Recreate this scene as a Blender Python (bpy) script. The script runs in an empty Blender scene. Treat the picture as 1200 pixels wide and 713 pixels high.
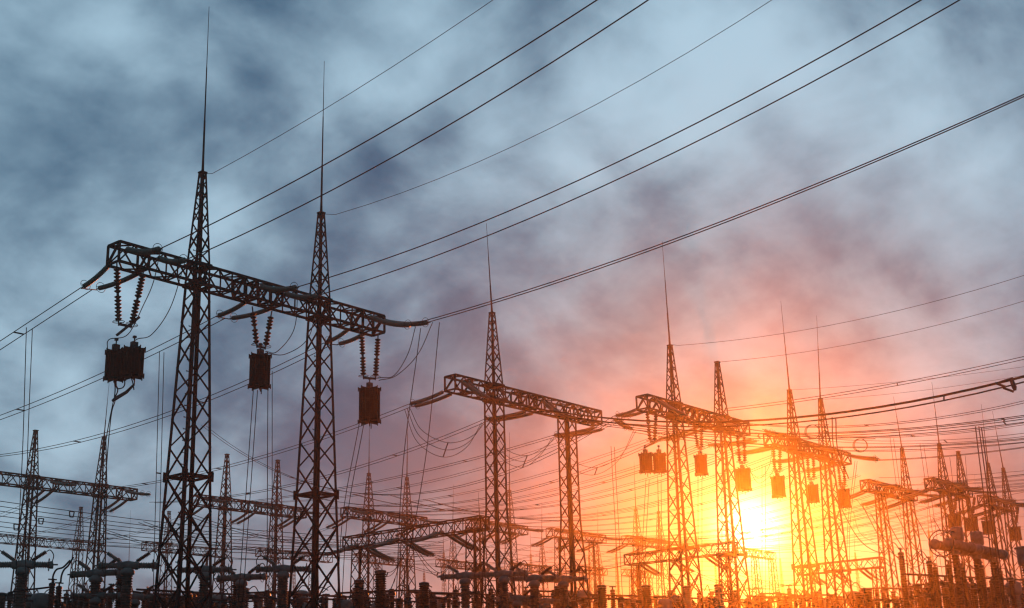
import bpy, math, random
from mathutils import Vector, Matrix
random.seed(7)
S = bpy.context.scene
C = bpy.context.scene.collection
R_ = math.radians

# ------------------------------------------------------------------ camera
F = 1555.0
CX, CY = 600.0, 356.5
CAMPOS = Vector((0, 0, 1.7))
up = Vector((-139, 4936, -1555.0)).normalized()
u = Vector((1394, -454, -1555.0)); u = (u - up * u.dot(up)).normalized()
v = up.cross(u)
ROT = Matrix((u, v, up))                    # camera axes -> world axes
cam = bpy.data.cameras.new('camera'); camo = bpy.data.objects.new('camera', cam); C.objects.link(camo)
cam.sensor_fit = 'HORIZONTAL'; cam.sensor_width = 36; cam.lens = 36 * F / 1200
cam.clip_start = .1; cam.clip_end = 5000
camo.matrix_world = Matrix.Translation(CAMPOS) @ ROT.to_4x4()
S.camera = camo

# photo measurements -> world points on real planes (used while laying out the yard)
def ray(x, y): return ROT @ Vector((x - CX, -(y - CY), -F))
def atz(x, y, z): d = ray(x, y); return CAMPOS + d * ((z - CAMPOS.z) / d.z)
def aty(x, y, Y): d = ray(x, y); return CAMPOS + d * (Y / d.y)
def atx(x, y, X): d = ray(x, y); return CAMPOS + d * (X / d.x)

# ------------------------------------------------------------------ sky, sun, exposure
SUND = ray(880, 622).normalized()
sun_el = math.asin(SUND.z); sun_az = math.atan2(SUND.x, SUND.y)   # azimuth from +Y towards +X
W = bpy.data.worlds.new('World'); S.world = W; W.use_nodes = True
nt = W.node_tree; N = nt.nodes; Lk = nt.links
N.clear()
def nd(t, **k):
    n = N.new(t)
    for a, b in k.items(): setattr(n, a, b)
    return n
def val(sock, x):
    if isinstance(x, (int, float)): sock.default_value = x
    elif isinstance(x, (tuple, list)): sock.default_value = x
    else: Lk.new(x, sock)
def M(op, a, b=0.0, c=0.0, clamp=False):
    n = nd('ShaderNodeMath', operation=op, use_clamp=clamp)
    val(n.inputs[0], a); val(n.inputs[1], b); val(n.inputs[2], c)
    return n.outputs[0]
def VM(op, a, b=(0, 0, 0), s=None, out=0):
    n = nd('ShaderNodeVectorMath', operation=op)
    val(n.inputs[0], a)
    if s is None: val(n.inputs[1], b)
    else: val(n.inputs['Scale'], s)
    return n.outputs[out]
def mixc(f, a, b, mode='MIX'):
    n = nd('ShaderNodeMix', data_type='RGBA', blend_type=mode)
    val(n.inputs[0], f); val(n.inputs[6], a); val(n.inputs[7], b)
    return n.outputs[2]
def noise(vec, scale, detail=5, rough=.55, dist=0, off=(0, 0, 0)):
    n = nd('ShaderNodeTexNoise', noise_dimensions='3D')
    Lk.new(VM('ADD', vec, off), n.inputs['Vector'])
    n.inputs['Scale'].default_value = scale; n.inputs['Detail'].default_value = detail
    n.inputs['Roughness'].default_value = rough; n.inputs['Distortion'].default_value = dist
    return n.outputs[0]
tc = nd('ShaderNodeTexCoord').outputs['Generated']
D = VM('NORMALIZE', tc)
sep = nd('ShaderNodeSeparateXYZ'); Lk.new(D, sep.inputs[0])
dz = M('MAXIMUM', sep.outputs[2], 0.0)
# the cloud deck is a flat layer overhead: direction / height, so it foreshortens to the horizon
inv = M('DIVIDE', 1.0, M('ADD', dz, .72))
P = VM('SCALE', D, s=inv)
wob = nd('ShaderNodeTexNoise'); Lk.new(P, wob.inputs['Vector']); wob.inputs['Scale'].default_value = 3.2; wob.inputs['Detail'].default_value = 3
WB = VM('SCALE', VM('SUBTRACT', wob.outputs['Color'], (.5, .5, .5)), s=.09)
Dw = VM('ADD', D, WB)
def patch(px, py, rad, amp):
    c = ray(px, py).normalized()
    d = VM('DISTANCE', Dw, tuple(c), out=1)
    e = M('POWER', 2.718, M('MULTIPLY', M('POWER', M('DIVIDE', d, rad), 2.0), -1.0))
    return M('MULTIPLY', e, amp)
n1 = noise(P, 3.4, 8, .5, .25, (3.1, 1.7, 0))
n2 = noise(P, 7.5, 8, .58, .5, (8.3, 2.2, 4))
tone = M('ADD', M('MULTIPLY', M('SUBTRACT', n1, .5), 1.35), M('MULTIPLY', M('SUBTRACT', n2, .5), .55))
n3 = noise(P, 13.0, 4, .5, 0, (1.3, 5.2, 7))
# relief: the side of each billow that faces the light is brighter than its far side
def relief(scale, rough, dist, off, sh, k):
    a_ = noise(P, scale, 8, rough, dist, off)
    b_ = noise(VM('ADD', P, sh), scale, 8, rough, dist, off)
    return M('MULTIPLY', M('SUBTRACT', a_, b_), k)
rl = M('ADD', relief(4.0, .48, .35, (5.1, 2.3, 1), (.035, -.05, .0), 1.5), relief(9.5, .50, .3, (2.4, 7.7, 3), (.014, -.02, 0), 1.3))
edge = nd('ShaderNodeMapRange', interpolation_type='SMOOTHSTEP', clamp=True)
Lk.new(noise(P, 3.1, 9, .54, .3, (6.6, 1.1, 2)), edge.inputs[0]); edge.inputs[1].default_value = .44; edge.inputs[2].default_value = .57
tone = M('ADD', M('ADD', tone, rl), M('MULTIPLY', M('SUBTRACT', edge.outputs[0], .5), .26))
tone = M('ADD', M('ADD', tone, M('MULTIPLY', M('SUBTRACT', n3, .5), .45)), .41)
for a in [(75, 205, .08, -.20), (330, 190, .08, .16), (190, 262, .07, .50), (150, 40, .06, .30), (25, 60, .06, .05), (330, 100, .10, -.16),
          (25, 385, .08, .30), (60, 480, .06, .10), (110, 640, .07, -.02), (430, 50, .08, .40), (640, 40, .07, .12), (640, 190, .08, .22),
          (450, 310, .07, .26), (560, 310, .05, -.10), (400, 470, .06, .05), (845, 150, .09, .30),
          (880, 255, .07, -.06), (1040, 260, .06, .30), (1150, 140, .08, .12), (960, 60, .08, .16), (1110, 80, .07, -.06), (1170, 260, .05, .14),
          (1080, 330, .07, -.14), (930, 360, .07, .06), (1060, 425, .05, .25), (1130, 460, .05, -.14), (760, 370, .06, -.05), (480, 520, .05, -.10), (330, 290, .05, .12)]:
    tone = M('ADD', tone, patch(*a))
mr = nd('ShaderNodeMapRange', interpolation_type='SMOOTHSTEP', clamp=True)
Lk.new(tone, mr.inputs[0]); mr.inputs[1].default_value = -.12; mr.inputs[2].default_value = 1.28
tone = mr.outputs[0]
cool = mixc(tone, (.024, .092, .180, 1), (.43, .64, .79, 1))
warm = mixc(tone, (.05, .115, .18, 1), (.23, .42, .54, 1))
ang = M('ARCCOSINE', M('MINIMUM', VM('DOT_PRODUCT', D, tuple(SUND), out=1), .99999))   # angle to the sun, radians
el = M('ARCSINE', dz)
# warm light reaches the cloud base towards the sun and low in the sky
lowf = M('POWER', 2.718, M('MULTIPLY', M('POWER', M('DIVIDE', el, R_(11.5)), 2.0), -1.0))
wide = M('POWER', 2.718, M('MULTIPLY', M('POWER', M('DIVIDE', ang, R_(16)), 2.0), -1.0))
wf = M('MINIMUM', M('MULTIPLY', M('MULTIPLY', lowf, wide), 1.9), 1.0)
cloud = mixc(wf, cool, warm)
near_sun = M('POWER', 2.718, M('MULTIPLY', M('POWER', M('DIVIDE', ang, R_(10.5)), 2.0), -1.0))
cloud = mixc(M('MULTIPLY', near_sun, .85), cloud, VM('MULTIPLY', cloud, (.85, .60, .38)))
g1 = M('MULTIPLY', M('POWER', 2.718, M('MULTIPLY', M('DIVIDE', ang, R_(3.2)), -1.0)), .15)
g2 = M('MULTIPLY', M('POWER', 2.718, M('MULTIPLY', M('POWER', M('DIVIDE', ang, R_(1.15)), 2.0), -1.0)), 3.0)
cloud = mixc(1.0, cloud, VM('SCALE', (1.0, .47, .10), s=g1), 'ADD')
cloud = mixc(1.0, cloud, VM('SCALE', (1.0, .95, .75), s=g2), 'ADD')
sky = nd('ShaderNodeTexSky', sky_type='NISHITA', sun_disc=False, sun_elevation=sun_el, sun_rotation=sun_az)
skyc = VM('SCALE', sky.outputs[0], s=.06)
col = mixc(.06, cloud, skyc)
bg = nd('ShaderNodeBackground'); Lk.new(col, bg.inputs[0]); bg.inputs[1].default_value = 1.0
wo = nd('ShaderNodeOutputWorld'); Lk.new(bg.outputs[0], wo.inputs[0])

sl = bpy.data.lights.new('sun', 'SUN'); slo = bpy.data.objects.new('sun', sl); C.objects.link(slo)
sl.energy = 3.6; sl.angle = R_(.5); sl.color = (1.0, .175, .012)
slo.rotation_euler = (-SUND).to_track_quat('-Z', 'Y').to_euler()

S.view_settings.view_transform = 'Standard'; S.view_settings.look = 'None'
S.view_settings.exposure = 0.0; S.view_settings.gamma = 1.0; S.view_settings.use_curve_mapping = False
S.cycles.use_denoising = True
S.cycles.max_bounces = 3; S.cycles.diffuse_bounces = 1; S.cycles.glossy_bounces = 2; S.cycles.volume_bounces = 0
S.cycles.transparent_max_bounces = 4
S.cycles.filter_width = 1.3

# ------------------------------------------------------------------ materials
def mat(name, base, var=.3, rough=.6, metal=0, rust=None, scale=6, bump=.0, rustamt=.5):
    m = bpy.data.materials.new(name); m.use_nodes = True
    t = m.node_tree; b = t.nodes['Principled BSDF']
    tcn = t.nodes.new('ShaderNodeTexCoord')
    nn = t.nodes.new('ShaderNodeTexNoise'); nn.inputs['Scale'].default_value = scale; nn.inputs['Detail'].default_value = 6
    t.links.new(tcn.outputs['Object'], nn.inputs['Vector'])
    rp = t.nodes.new('ShaderNodeValToRGB'); t.links.new(nn.outputs[0], rp.inputs[0])
    lo = tuple(c * (1 - var) for c in base) + (1,); hi = tuple(min(1, c * (1 + var)) for c in base) + (1,)
    rp.color_ramp.elements[0].position = .35; rp.color_ramp.elements[0].color = lo
    rp.color_ramp.elements[1].position = .68; rp.color_ramp.elements[1].color = hi
    out = rp.outputs[0]
    if rust:
        n2 = t.nodes.new('ShaderNodeTexNoise'); n2.inputs['Scale'].default_value = scale * .35; n2.inputs['Detail'].default_value = 8
        n2.inputs['Roughness'].default_value = .7
        t.links.new(tcn.outputs['Object'], n2.inputs['Vector'])
        r2 = t.nodes.new('ShaderNodeValToRGB'); t.links.new(n2.outputs[0], r2.inputs[0])
        r2.color_ramp.elements[0].position = rustamt; r2.color_ramp.elements[1].position = rustamt + .12
        mx = t.nodes.new('ShaderNodeMix'); mx.data_type = 'RGBA'
        t.links.new(r2.outputs[0], mx.inputs[0]); t.links.new(out, mx.inputs[6]); mx.inputs[7].default_value = rust + (1,)
        out = mx.outputs[2]
    t.links.new(out, b.inputs['Base Color'])
    b.inputs['Specular IOR Level'].default_value = .12; b.inputs['Roughness'].default_value = rough; b.inputs['Metallic'].default_value = metal
    if bump:
        bp = t.nodes.new('ShaderNodeBump'); bp.inputs['Strength'].default_value = bump; bp.inputs['Distance'].default_value = .02
        t.links.new(nn.outputs[0], bp.inputs['Height']); t.links.new(bp.outputs[0], b.inputs['Normal'])
    return m
STEEL = mat('weathered_steel', (.009, .010, .012), .35, .9, 0, (.015, .011, .010), 5)
BRACE = mat('bracing_steel', (.009, .010, .012), .4, .9, 0, (.014, .010, .009), 7)
WIRE = mat('aged_aluminium_wire', (.018, .018, .02), .2, .9, .0, None, 20)
GLASS = mat('green_glass_disc', (.055, .085, .072), .2, .4, 0, None, 30)
BROWN = mat('brown_porcelain', (.030, .016, .012), .25, .6, 0, None, 9)
GREY = mat('grey_porcelain', (.085, .09, .08), .3, .6, 0, (.12, .10, .08), 5, .1, .58)
DARKPOR = mat('weathered_dark_porcelain', (.040, .036, .030), .3, .6, 0, None, 5)
PAINT = mat('grey_tank_paint', (.09, .095, .088), .3, .6, 0, (.12, .08, .05), 4, .1, .6)
COIL = mat('dark_coil', (.006, .006, .006), .3, .9, 0, (.030, .018, .012), 6)
DARKM = mat('dark_fitting', (.03, .03, .03), .3, .5, .2, None, 12)
CONC = mat('concrete', (.28, .27, .25), .2, .9, 0, None, 3, .3)
LEAF = mat('leaf_green', (.05, .075, .025), .4, .7, 0, None, 3)
BARK = mat('bark', (.10, .08, .06), .4, .9, 0, None, 5, .3)

# ------------------------------------------------------------------ mesh helpers
BASE = {}                                     # object -> world position of its origin
class MB:
    def __init__(s): s.v = []; s.f = []
    def bar(s, a, b, w, h=None):
        a = Vector(a); b = Vector(b); h = h or w
        d = (b - a)
        if d.length < 1e-5: return
        d.normalize()
        ref = Vector((0, 0, 1)) if abs(d.z) < .9 else Vector((0, 1, 0))
        x = d.cross(ref).normalized(); y = d.cross(x).normalized()
        i = len(s.v)
        for p in (a, b):
            for (q, r) in ((-1, -1), (1, -1), (1, 1), (-1, 1)):
                s.v.append(p + x * (q * w / 2) + y * (r * h / 2))
        s.f += [(i, i+1, i+5, i+4), (i+1, i+2, i+6, i+5), (i+2, i+3, i+7, i+6), (i+3, i, i+4, i+7), (i+3, i+2, i+1, i), (i+4, i+5, i+6, i+7)]
    def box(s, c, sx, sy, sz, rz=0):
        c = Vector(c); i = len(s.v); cr, sr = math.cos(rz), math.sin(rz)
        for z in (-1, 1):
            for (q, r) in ((-1, -1), (1, -1), (1, 1), (-1, 1)):
                X, Y = q * sx / 2, r * sy / 2
                s.v.append(c + Vector((X * cr - Y * sr, X * sr + Y * cr, z * sz / 2)))
        s.f += [(i, i+1, i+5, i+4), (i+1, i+2, i+6, i+5), (i+2, i+3, i+7, i+6), (i+3, i, i+4, i+7), (i+3, i+2, i+1, i), (i+4, i+5, i+6, i+7)]
    def angle(s, a, b, w, inward, t=.014):
        """an L-section leg whose two flanges point to the tower's inside"""
        a = Vector(a); b = Vector(b); ix = Vector((inward[0], 0, 0)); iy = Vector((0, inward[1], 0))
        sec = [Vector((0, 0, 0)), ix * w, ix * w + iy * t, ix * t + iy * t, ix * t + iy * w, iy * w]
        i = len(s.v)
        for p in (a, b):
            for q in sec: s.v.append(p + q)
        for k in range(6):
            j = (k + 1) % 6; s.f.append((i + k, i + j, i + 6 + j, i + 6 + k))
        s.f.append(tuple(i + k for k in range(6))); s.f.append(tuple(i + 11 - k for k in range(6)))
    def tube(s, pts, r, n=6, cap=True):
        """r: number or list of radii; follows a polyline"""
        pts = [Vector(p) for p in pts]; rs = r if isinstance(r, (list, tuple)) else [r] * len(pts)
        m = len(pts); i0 = len(s.v)
        t0 = (pts[1] - pts[0]).normalized()
        if t0.length < .5: t0 = Vector((0, 0, 1))
        ref = Vector((0, 0, 1)) if abs(t0.z) < .9 else Vector((0, 1, 0))
        x = t0.cross(ref).normalized()
        for k in range(m):
            t = pts[min(k + 1, m - 1)] - pts[max(k - 1, 0)]
            t = t.normalized() if t.length > 1e-7 else t0
            x = (x - t * x.dot(t)).normalized(); y = t.cross(x)
            for j in range(n):
                a = 2 * math.pi * j / n
                s.v.append(pts[k] + (x * math.cos(a) + y * math.sin(a)) * rs[k])
        for k in range(m - 1):
            for j in range(n):
                a = i0 + k * n + j; b = i0 + k * n + (j + 1) % n
                s.f.append((a, b, b + n, a + n))
        if cap:
            s.f.append(tuple(i0 + j for j in reversed(range(n)))); s.f.append(tuple(i0 + (m - 1) * n + j for j in range(n)))
    def sheds(s, pts, rin, rout, pitch, n=8):
        """a ribbed insulator body along a polyline"""
        pts = [Vector(p) for p in pts]
        L = [0]
        for k in range(1, len(pts)): L.append(L[-1] + (pts[k] - pts[k-1]).length)
        tot = L[-1]
        def at(d):
            d = max(0, min(tot, d))
            for k in range(1, len(pts)):
                if d <= L[k] + 1e-9:
                    q = (d - L[k-1]) / max(1e-9, L[k] - L[k-1]); return pts[k-1].lerp(pts[k], q)
            return pts[-1]
        cnt = max(3, int(tot / pitch)); p = []; r = []
        for k in range(cnt):
            d0 = tot * k / cnt; w = tot / cnt
            for (q, rr) in ((.04, rin), (.30, rout), (.42, rout), (.86, rin)):
                p.append(at(d0 + q * w)); r.append(rr)
        s.tube(p, r, n)
    def ring(s, c, axis, R, r, n=18, m=5):
        c = Vector(c); axis = Vector(axis).normalized()
        ref = Vector((0, 0, 1)) if abs(axis.z) < .9 else Vector((1, 0, 0))
        x = axis.cross(ref).normalized(); y = axis.cross(x); i0 = len(s.v)
        for k in range(n):
            a = 2 * math.pi * k / n; o = x * math.cos(a) + y * math.sin(a)
            for j in range(m):
                b = 2 * math.pi * j / m
                s.v.append(c + o * (R + r * math.cos(b)) + axis * (r * math.sin(b)))
        for k in range(n):
            for j in range(m):
                s.f.append((i0 + k*m + j, i0 + ((k+1) % n)*m + j, i0 + ((k+1) % n)*m + (j+1) % m, i0 + k*m + (j+1) % m))
    def build(s, name, material, parent=None, base=None):
        base = Vector(base) if base is not None else (BASE[parent] if parent is not None else Vector((0, 0, 0)))
        me = bpy.data.meshes.new(name); me.from_pydata([tuple(p - base) for p in s.v], [], s.f)
        me.materials.append(material); me.update()
        o = bpy.data.objects.new(name, me); C.objects.link(o)
        if parent is not None: o.parent = parent
        else: o.location = base
        BASE[o] = base
        return o
def smooth(o):
    o.data.polygons.foreach_set('use_smooth', [True] * len(o.data.polygons)); return o
def thing(name, label, cat, base, group=None):
    o = bpy.data.objects.new(name, None); C.objects.link(o); o.location = base; o.empty_display_size = .3
    BASE[o] = Vector(base); tag(o, label, cat, group); return o
def tag(o, label, cat, group=None):
    o['label'] = label; o['category'] = cat
    if group: o['group'] = group
    return o
def copy_tree(o, parent=None):
    c = o.copy(); C.objects.link(c); c.parent = parent; BASE[c] = BASE.get(o, Vector())
    for ch in [q for q in bpy.data.objects if q.parent == o]: copy_tree(ch, c)
    return c

# ------------------------------------------------------------------ ground
gm = mat('yard_gravel', (.13, .12, .105), .45, .95, 0, (.05, .07, .03), 1.4, .6, .56)
g = MB(); g.v = [Vector((-500, -400, 0)), Vector((700, -400, 0)), Vector((700, 700, 0)), Vector((-500, 700, 0))]; g.f = [(0, 1, 2, 3)]
go = g.build('ground', gm); go['kind'] = 'structure'

# ------------------------------------------------------------------ lattice gantries
def prof_at(prof, z):
    for (z0, s0), (z1, s1) in zip(prof, prof[1:]):
        if z <= z1 + 1e-6: return s0 + (s1 - s0) * (z - z0) / (z1 - z0)
    return prof[-1][1]
def lattice_column(parent, x, y, prof, beamz, rod=None, leg=.085, br=.045, pegs=False, band=None, base0=0):
    ztop = prof[-1][0]
    legs = MB(); brm = MB(); gus = MB()
    zs = [z for z, _ in prof]
    for (z0, s0), (z1, s1) in zip(prof, prof[1:]):
        for (q, r) in ((-1, -1), (1, -1), (1, 1), (-1, 1)):
            lw = leg * (1 if z0 < beamz - 1 else .7)
            legs.angle((x + q*s0/2, y + r*s0/2, z0), (x + q*s1/2, y + r*s1/2, z1), lw, (-q, -r))
    lv = [0.0]; z = 0.0
    marks = [m for m in zs[1:] + ([band] if band else [])]
    marks.sort()
    for mk in marks:
        seg = mk - z
        if seg < .2: continue
        # panels shrink with the tower's width
        cur = z
        smid = prof_at(prof, (z + mk) / 2)
        n = max(1, round(seg / max(.42, smid * (.95 if z < beamz - 1 else 1.05))))
        ws = [prof_at(prof, z + seg * (k + .5) / n) + .25 for k in range(n)]; tot = sum(ws)
        for w in ws: cur += seg * w / tot; lv.append(cur)
        z = mk
    for k in range(len(lv) - 1):
        z0, z1 = lv[k], lv[k+1]; s0, s1 = prof_at(prof, z0)/2 - .015, prof_at(prof, z1)/2 - .015
        c0 = [Vector((x + q*s0, y + r*s0, z0)) for (q, r) in ((-1, -1), (1, -1), (1, 1), (-1, 1))]
        c1 = [Vector((x + q*s1, y + r*s1, z1)) for (q, r) in ((-1, -1), (1, -1), (1, 1), (-1, 1))]
        bw = br * (1 if s0 > .25 else .75)
        xb = band and z1 <= band + .01
        for j in range(4):
            a, b = j, (j + 1) % 4
            if (k + (j // 2)) % 2: a, b = b, a
            brm.bar(c0[a], c1[b], bw, bw * .7)
            if xb: brm.bar(c0[b], c1[a], bw, bw * .7)
            if band and abs(z1 - band) < .02:
                brm.bar(c1[a], c1[b], bw * 1.4)
        if band and abs(z1 - band) < .02:
            for p in c1: gus.box(p, .24, .03, .34); gus.box(p, .03, .24, .34)
            brm.bar(c1[0], c1[2], bw); brm.bar(c1[1], c1[3], bw)
        elif xb:
            for j in range(4):
                m_ = (c0[j] + c0[(j+1) % 4] + c1[j] + c1[(j+1) % 4]) / 4
                gus.box(m_, .14 if j % 2 == 0 else .03, .03 if j % 2 == 0 else .14, .16)
    # ring frames where the beam sits
    for zz in (beamz - .74, beamz + .03):
        if zz > ztop: continue
        s_ = prof_at(prof, zz) / 2 + .03
        cs = [Vector((x + q*s_, y + r*s_, zz)) for (q, r) in ((-1, -1), (1, -1), (1, 1), (-1, 1))]
        for j in range(4): gus.bar(cs[j], cs[(j+1) % 4], .10, .12)
    col = legs.build('column', STEEL, parent)
    # foot plates
    for (q, r) in ((-1, -1), (1, -1), (1, 1), (-1, 1)):
        gus.box((x + q*prof[0][1]/2, y + r*prof[0][1]/2, .03), .35, .35, .06)
    i_ = len(brm.v); brm.v += gus.v; brm.f += [tuple(q + i_ for q in f_) for f_ in gus.f]
    brm.build('bracing', BRACE, col)
    if pegs:
        pm = MB(); z = 2.5; dxp = .17
        path = []
        while z < ztop - .5:
            s_ = prof_at(prof, z) / 2; c_ = Vector((x - s_ - .012, y - s_ - .012, z))
            path += [c_, c_ + Vector((-dxp, 0, 0)), c_ + Vector((-dxp, 0, .045)), c_ + Vector((-dxp, 0, .025)), c_ + Vector((0, 0, .02))]; z += .42
        pm.tube(path, .011, 4)
        pm.build('ladder', STEEL, col)
    if rod:
        tip = Vector(rod); b = Vector((x, y, ztop)); rm = MB()
        h = tip - b; ps = [b + Vector((0, 0, -.35)), b + Vector((0, 0, .0)), b + h * .08, b + h * .30, b + h * .31, b + h * .62, b + h * .63, tip]
        rm.tube(ps, [.055, .06, .045, .038, .030, .024, .017, .010], 6)
        rm.box(b, .26, .26, .05)
        rm.build('lightning_rod', STEEL, col)
    else:
        cp = MB(); cp.box((x, y, ztop + .03), prof[-1][1] + .06, prof[-1][1] + .06, .06); cp.build('cap_plate', STEEL, col)
    return col

def truss_beam(parent, A, B, H, w=.70, h=.72, ch=.085, br=.045, frames=()):
    """four-chord box truss from A to B (near face line), top at H"""
    A = Vector((A.x, A.y, H)); B = Vector((B.x, B.y, H)); e = (B - A).normalized(); n = Vector((-e.y, e.x, 0))
    L = (B - A).length
    def pt(t, far, low): return A + e * t + n * (w if far else 0) + Vector((0, 0, -h if low else 0))
    cm = MB(); bm_ = MB()
    for far in (0, 1):
        for low in (0, 1): cm.bar(pt(0, far, low), pt(L, far, low), ch)
    n_ = max(4, round(L / .62)); st = L / n_
    for k in range(n_ + 1):
        t = k * st
        fr = k in (0, n_) or any(abs(t - f) < st * .6 for f in frames)
        ww = br * (1.5 if fr else .9)
        if fr or k % 2 == 0:
            bm_.bar(pt(t, 0, 0), pt(t, 0, 1), ww); bm_.bar(pt(t, 1, 0), pt(t, 1, 1), ww)
        if fr or k % 2 == 0:
            bm_.bar(pt(t, 0, 0), pt(t, 1, 0), ww); bm_.bar(pt(t, 0, 1), pt(t, 1, 1), ww)
        if fr: bm_.bar(pt(t, 0, 0), pt(t, 1, 1), ww)
        if k < n_:
            a, b = (t, t + st) if k % 2 else (t + st, t)
            bm_.bar(pt(a, 0, 0), pt(b, 0, 1), br); bm_.bar(pt(a, 1, 0), pt(b, 1, 1), br)
            bm_.bar(pt(a, 0, 0), pt(b, 1, 0), br); bm_.bar(pt(b, 0, 1), pt(a, 1, 1), br)
    bo = cm.build('beam', STEEL, parent); bm_.build('bracing', BRACE, bo)
    return bo

STD = lambda zt: [(0, 1.78), (17.4, .66), (18.1, .62), (zt, .22)]
WAIST = lambda zt: [(0, 1.95), (11.9, .78), (17.3, .74), (18.1, .70), (zt, .24)]
WSTUB = [(0, 1.95), (11.9, .78), (17.27, .74)]
STUB = [(0, 1.6), (17.27, .60)]
GAN = {}
def gantry(key, label, a, b, cols, H=18, nm='portal_gantry', det=1, group='portal gantries carrying the conductors'):
    """a, b: photo positions of the near top chord's ends; cols: (px, py, top px or None, rod tip px or None, kind)"""
    A = atz(a[0], a[1], H); B = atz(b[0], b[1], H); Y = (A.y + B.y) / 2; A.y = B.y = Y; yc = Y + .35
    t = thing(nm, label, 'gantry', ((A.x + B.x) / 2, yc, 0), group)
    xs = []
    for (px, py, tp, rp, kind) in cols:
        x = aty(px, py, yc).x; xs.append(x)
        zt = aty(tp[0], tp[1], yc).z if tp else None
        rod = aty(rp[0], rp[1], yc) if rp else None
        if kind == 'std': pr = STD(zt)
        elif kind == 'waist': pr = WAIST(zt)
        elif kind == 'wstub': pr = WSTUB
        else: pr = STUB
        lattice_column(t, x, yc, pr, H if zt else 99, rod, leg=(.11 if det else .085), br=(.058 if det > 0 else .042), pegs=det > 1, band=(10.2 if kind == 'std' and det > 0 else None))
        if pr[-1][0] < H:                      # a stub column ends in a cap under the beam
            pass
    fr = [x - A.x for x in xs] + [1.3, (B.x - A.x) / 2 - .6, (B.x - A.x) / 2 + .6, B.x - A.x - 1.3]
    truss_beam(t, A, B, H, frames=fr, br=(.048 if det else .034), ch=(.085 if det else .06))
    GAN[key] = dict(A=A, B=B, Y=Y, obj=t)
    return t
def col(px, py, tp=None, rp=None, kind='std'): return (px, py, tp, rp, kind)

gantry('G1', 'nearest and largest black lattice gantry, two tall spiked towers, heavy wave traps below', (140, 283), (451, 370.4),
       [col(232, 320, (239, 203), (245, 8)), col(374.5, 358, (377, 250), (380, 72))], det=2)
gantry('G2', 'red-brown lattice gantry with one spiked tower and one stub tower, centre of picture', (533, 439), (705, 482),
       [col(579, 470, (577, 367), (570, 262), 'waist'), col(664, 490, None, None, 'wstub')], det=1)
gantry('G3', 'orange lattice gantry left above the sun, one spiked and one blunt tower', (760, 462), (876, 496),
       [col(790, 482, (785, 405), (776, 283)), col(846, 498, (840, 425), None)], det=1)
gantry('G5', 'golden lattice gantry right above the sun with two spiked towers', (910, 506), (993, 532),
       [col(931, 522, (924, 457), (915, 353)), col(968, 535, (963, 468), (957, 370))], det=1)
gantry('G6', 'small orange gantry right of the sun, stub column left and spiked tower right', (1018, 562), (1074, 576),
       [col(1031, 578, None, None, 'stub'), col(1063, 578, (1052, 524), (1047, 465))], det=1)
gantry('G7', 'orange-red gantry behind the big breaker, spiked tower left and blunt tower right', (1092, 560), (1140, 572),
       [col(1107, 572, (1099, 520), (1092, 448)), col(1129, 578, (1120, 529), None)], det=1)
gantry('G8', 'rightmost dark red gantry with two spiked towers close together', (1153, 580), (1192, 589),
       [col(1164, 590, (1157, 543), (1150, 474)), col(1182, 595, (1173, 548), (1163, 482))], det=1)
FARG = 'portal gantries in the rows farther back'
gantry('F1', 'long far blue-black gantry at the left edge with one blunt and one spiked tower', (-60, 548), (168, 572),
       [col(37, 564, (40, 505), None), col(118, 572, (121, 512), (128, 448))], group=FARG)
gantry('F2', 'far dark gantry with two blunt towers between the two nearest spiked towers', (232, 580), (360, 596),
       [col(264, 590, (265, 533), None), col(324, 597, (325, 540), None)], group=FARG)
gantry('F3', 'far dark red gantry with two thin spikes just right of the near towers', (402, 595), (505, 606),
       [col(432, 604, (431, 555), (433, 492)), col(477, 610, (476, 560), (478, 478))], group=FARG)
gantry('F4', 'far red gantry partly hidden behind the central waisted tower', (552, 608), (619, 617),
       [col(562, 615, (561, 604), (560.6, 577)), col(598, 617, (597, 575), (597, 507))], det=0, group=FARG)
gantry('F5', 'far orange gantry behind the stub tower, its columns without tops', (644, 619), (713, 627),
       [col(655, 626, None, None, 'stub'), col(695, 630, None, None, 'stub')], det=0, group=FARG)
gantry('F6', 'far yellow gantry with two thin spikes left below the sun', (731, 628), (791, 634),
       [col(747, 634, (747, 597), (743, 541)), col(774, 637, (773, 600), (770, 541))], det=0, group=FARG)
gantry('F7', 'far pale gantry directly beneath the sun glare', (862, 642), (914, 647),
       [col(884, 648, None, None, 'stub'), col(904, 650, None, None, 'stub')], det=0, group=FARG)
BACK = 'low looking gantries of the hindmost row'
gantry('R1', 'hindmost gantry at the left edge seen below the long far gantry', (-50, 621), (124, 637),
       [col(30, 632, None, None, 'stub'), col(92, 637, (94, 595), None)], det=0, group=BACK)
gantry('R2', 'hindmost gantry seen through the legs of the nearest spiked tower', (166, 636), (272, 643),
       [col(196, 642, (197, 600), None), col(243, 645, None, None, 'stub')], det=0, group=BACK)
gantry('R3', 'hindmost gantry seen through the second nearest spiked tower', (301, 643), (394, 650),
       [col(322, 649, None, None, 'stub'), col(368, 653, None, None, 'stub')], det=0, group=BACK)
gantry('R4', 'hindmost dark gantry below the far dark red gantry with thin spikes', (412, 650), (492, 655),
       [col(443, 656, None, None, 'stub'), col(474, 659, None, None, 'stub')], det=0, group=BACK)
gantry('R5', 'hindmost gantry left of the central waisted tower with one hair-thin spike', (513, 656), (577, 661),
       [col(531, 661, (531, 622), (531.5, 568)), col(560, 664, None, None, 'stub')], det=0, group=BACK)
gantry('R6', 'hindmost gantry with a spike between the central tower and stub tower', (600, 660), (649, 664),
       [col(612, 664, None, None, 'stub'), col(636, 667, (636, 634), (635, 588))], det=0, group=BACK)
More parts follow.
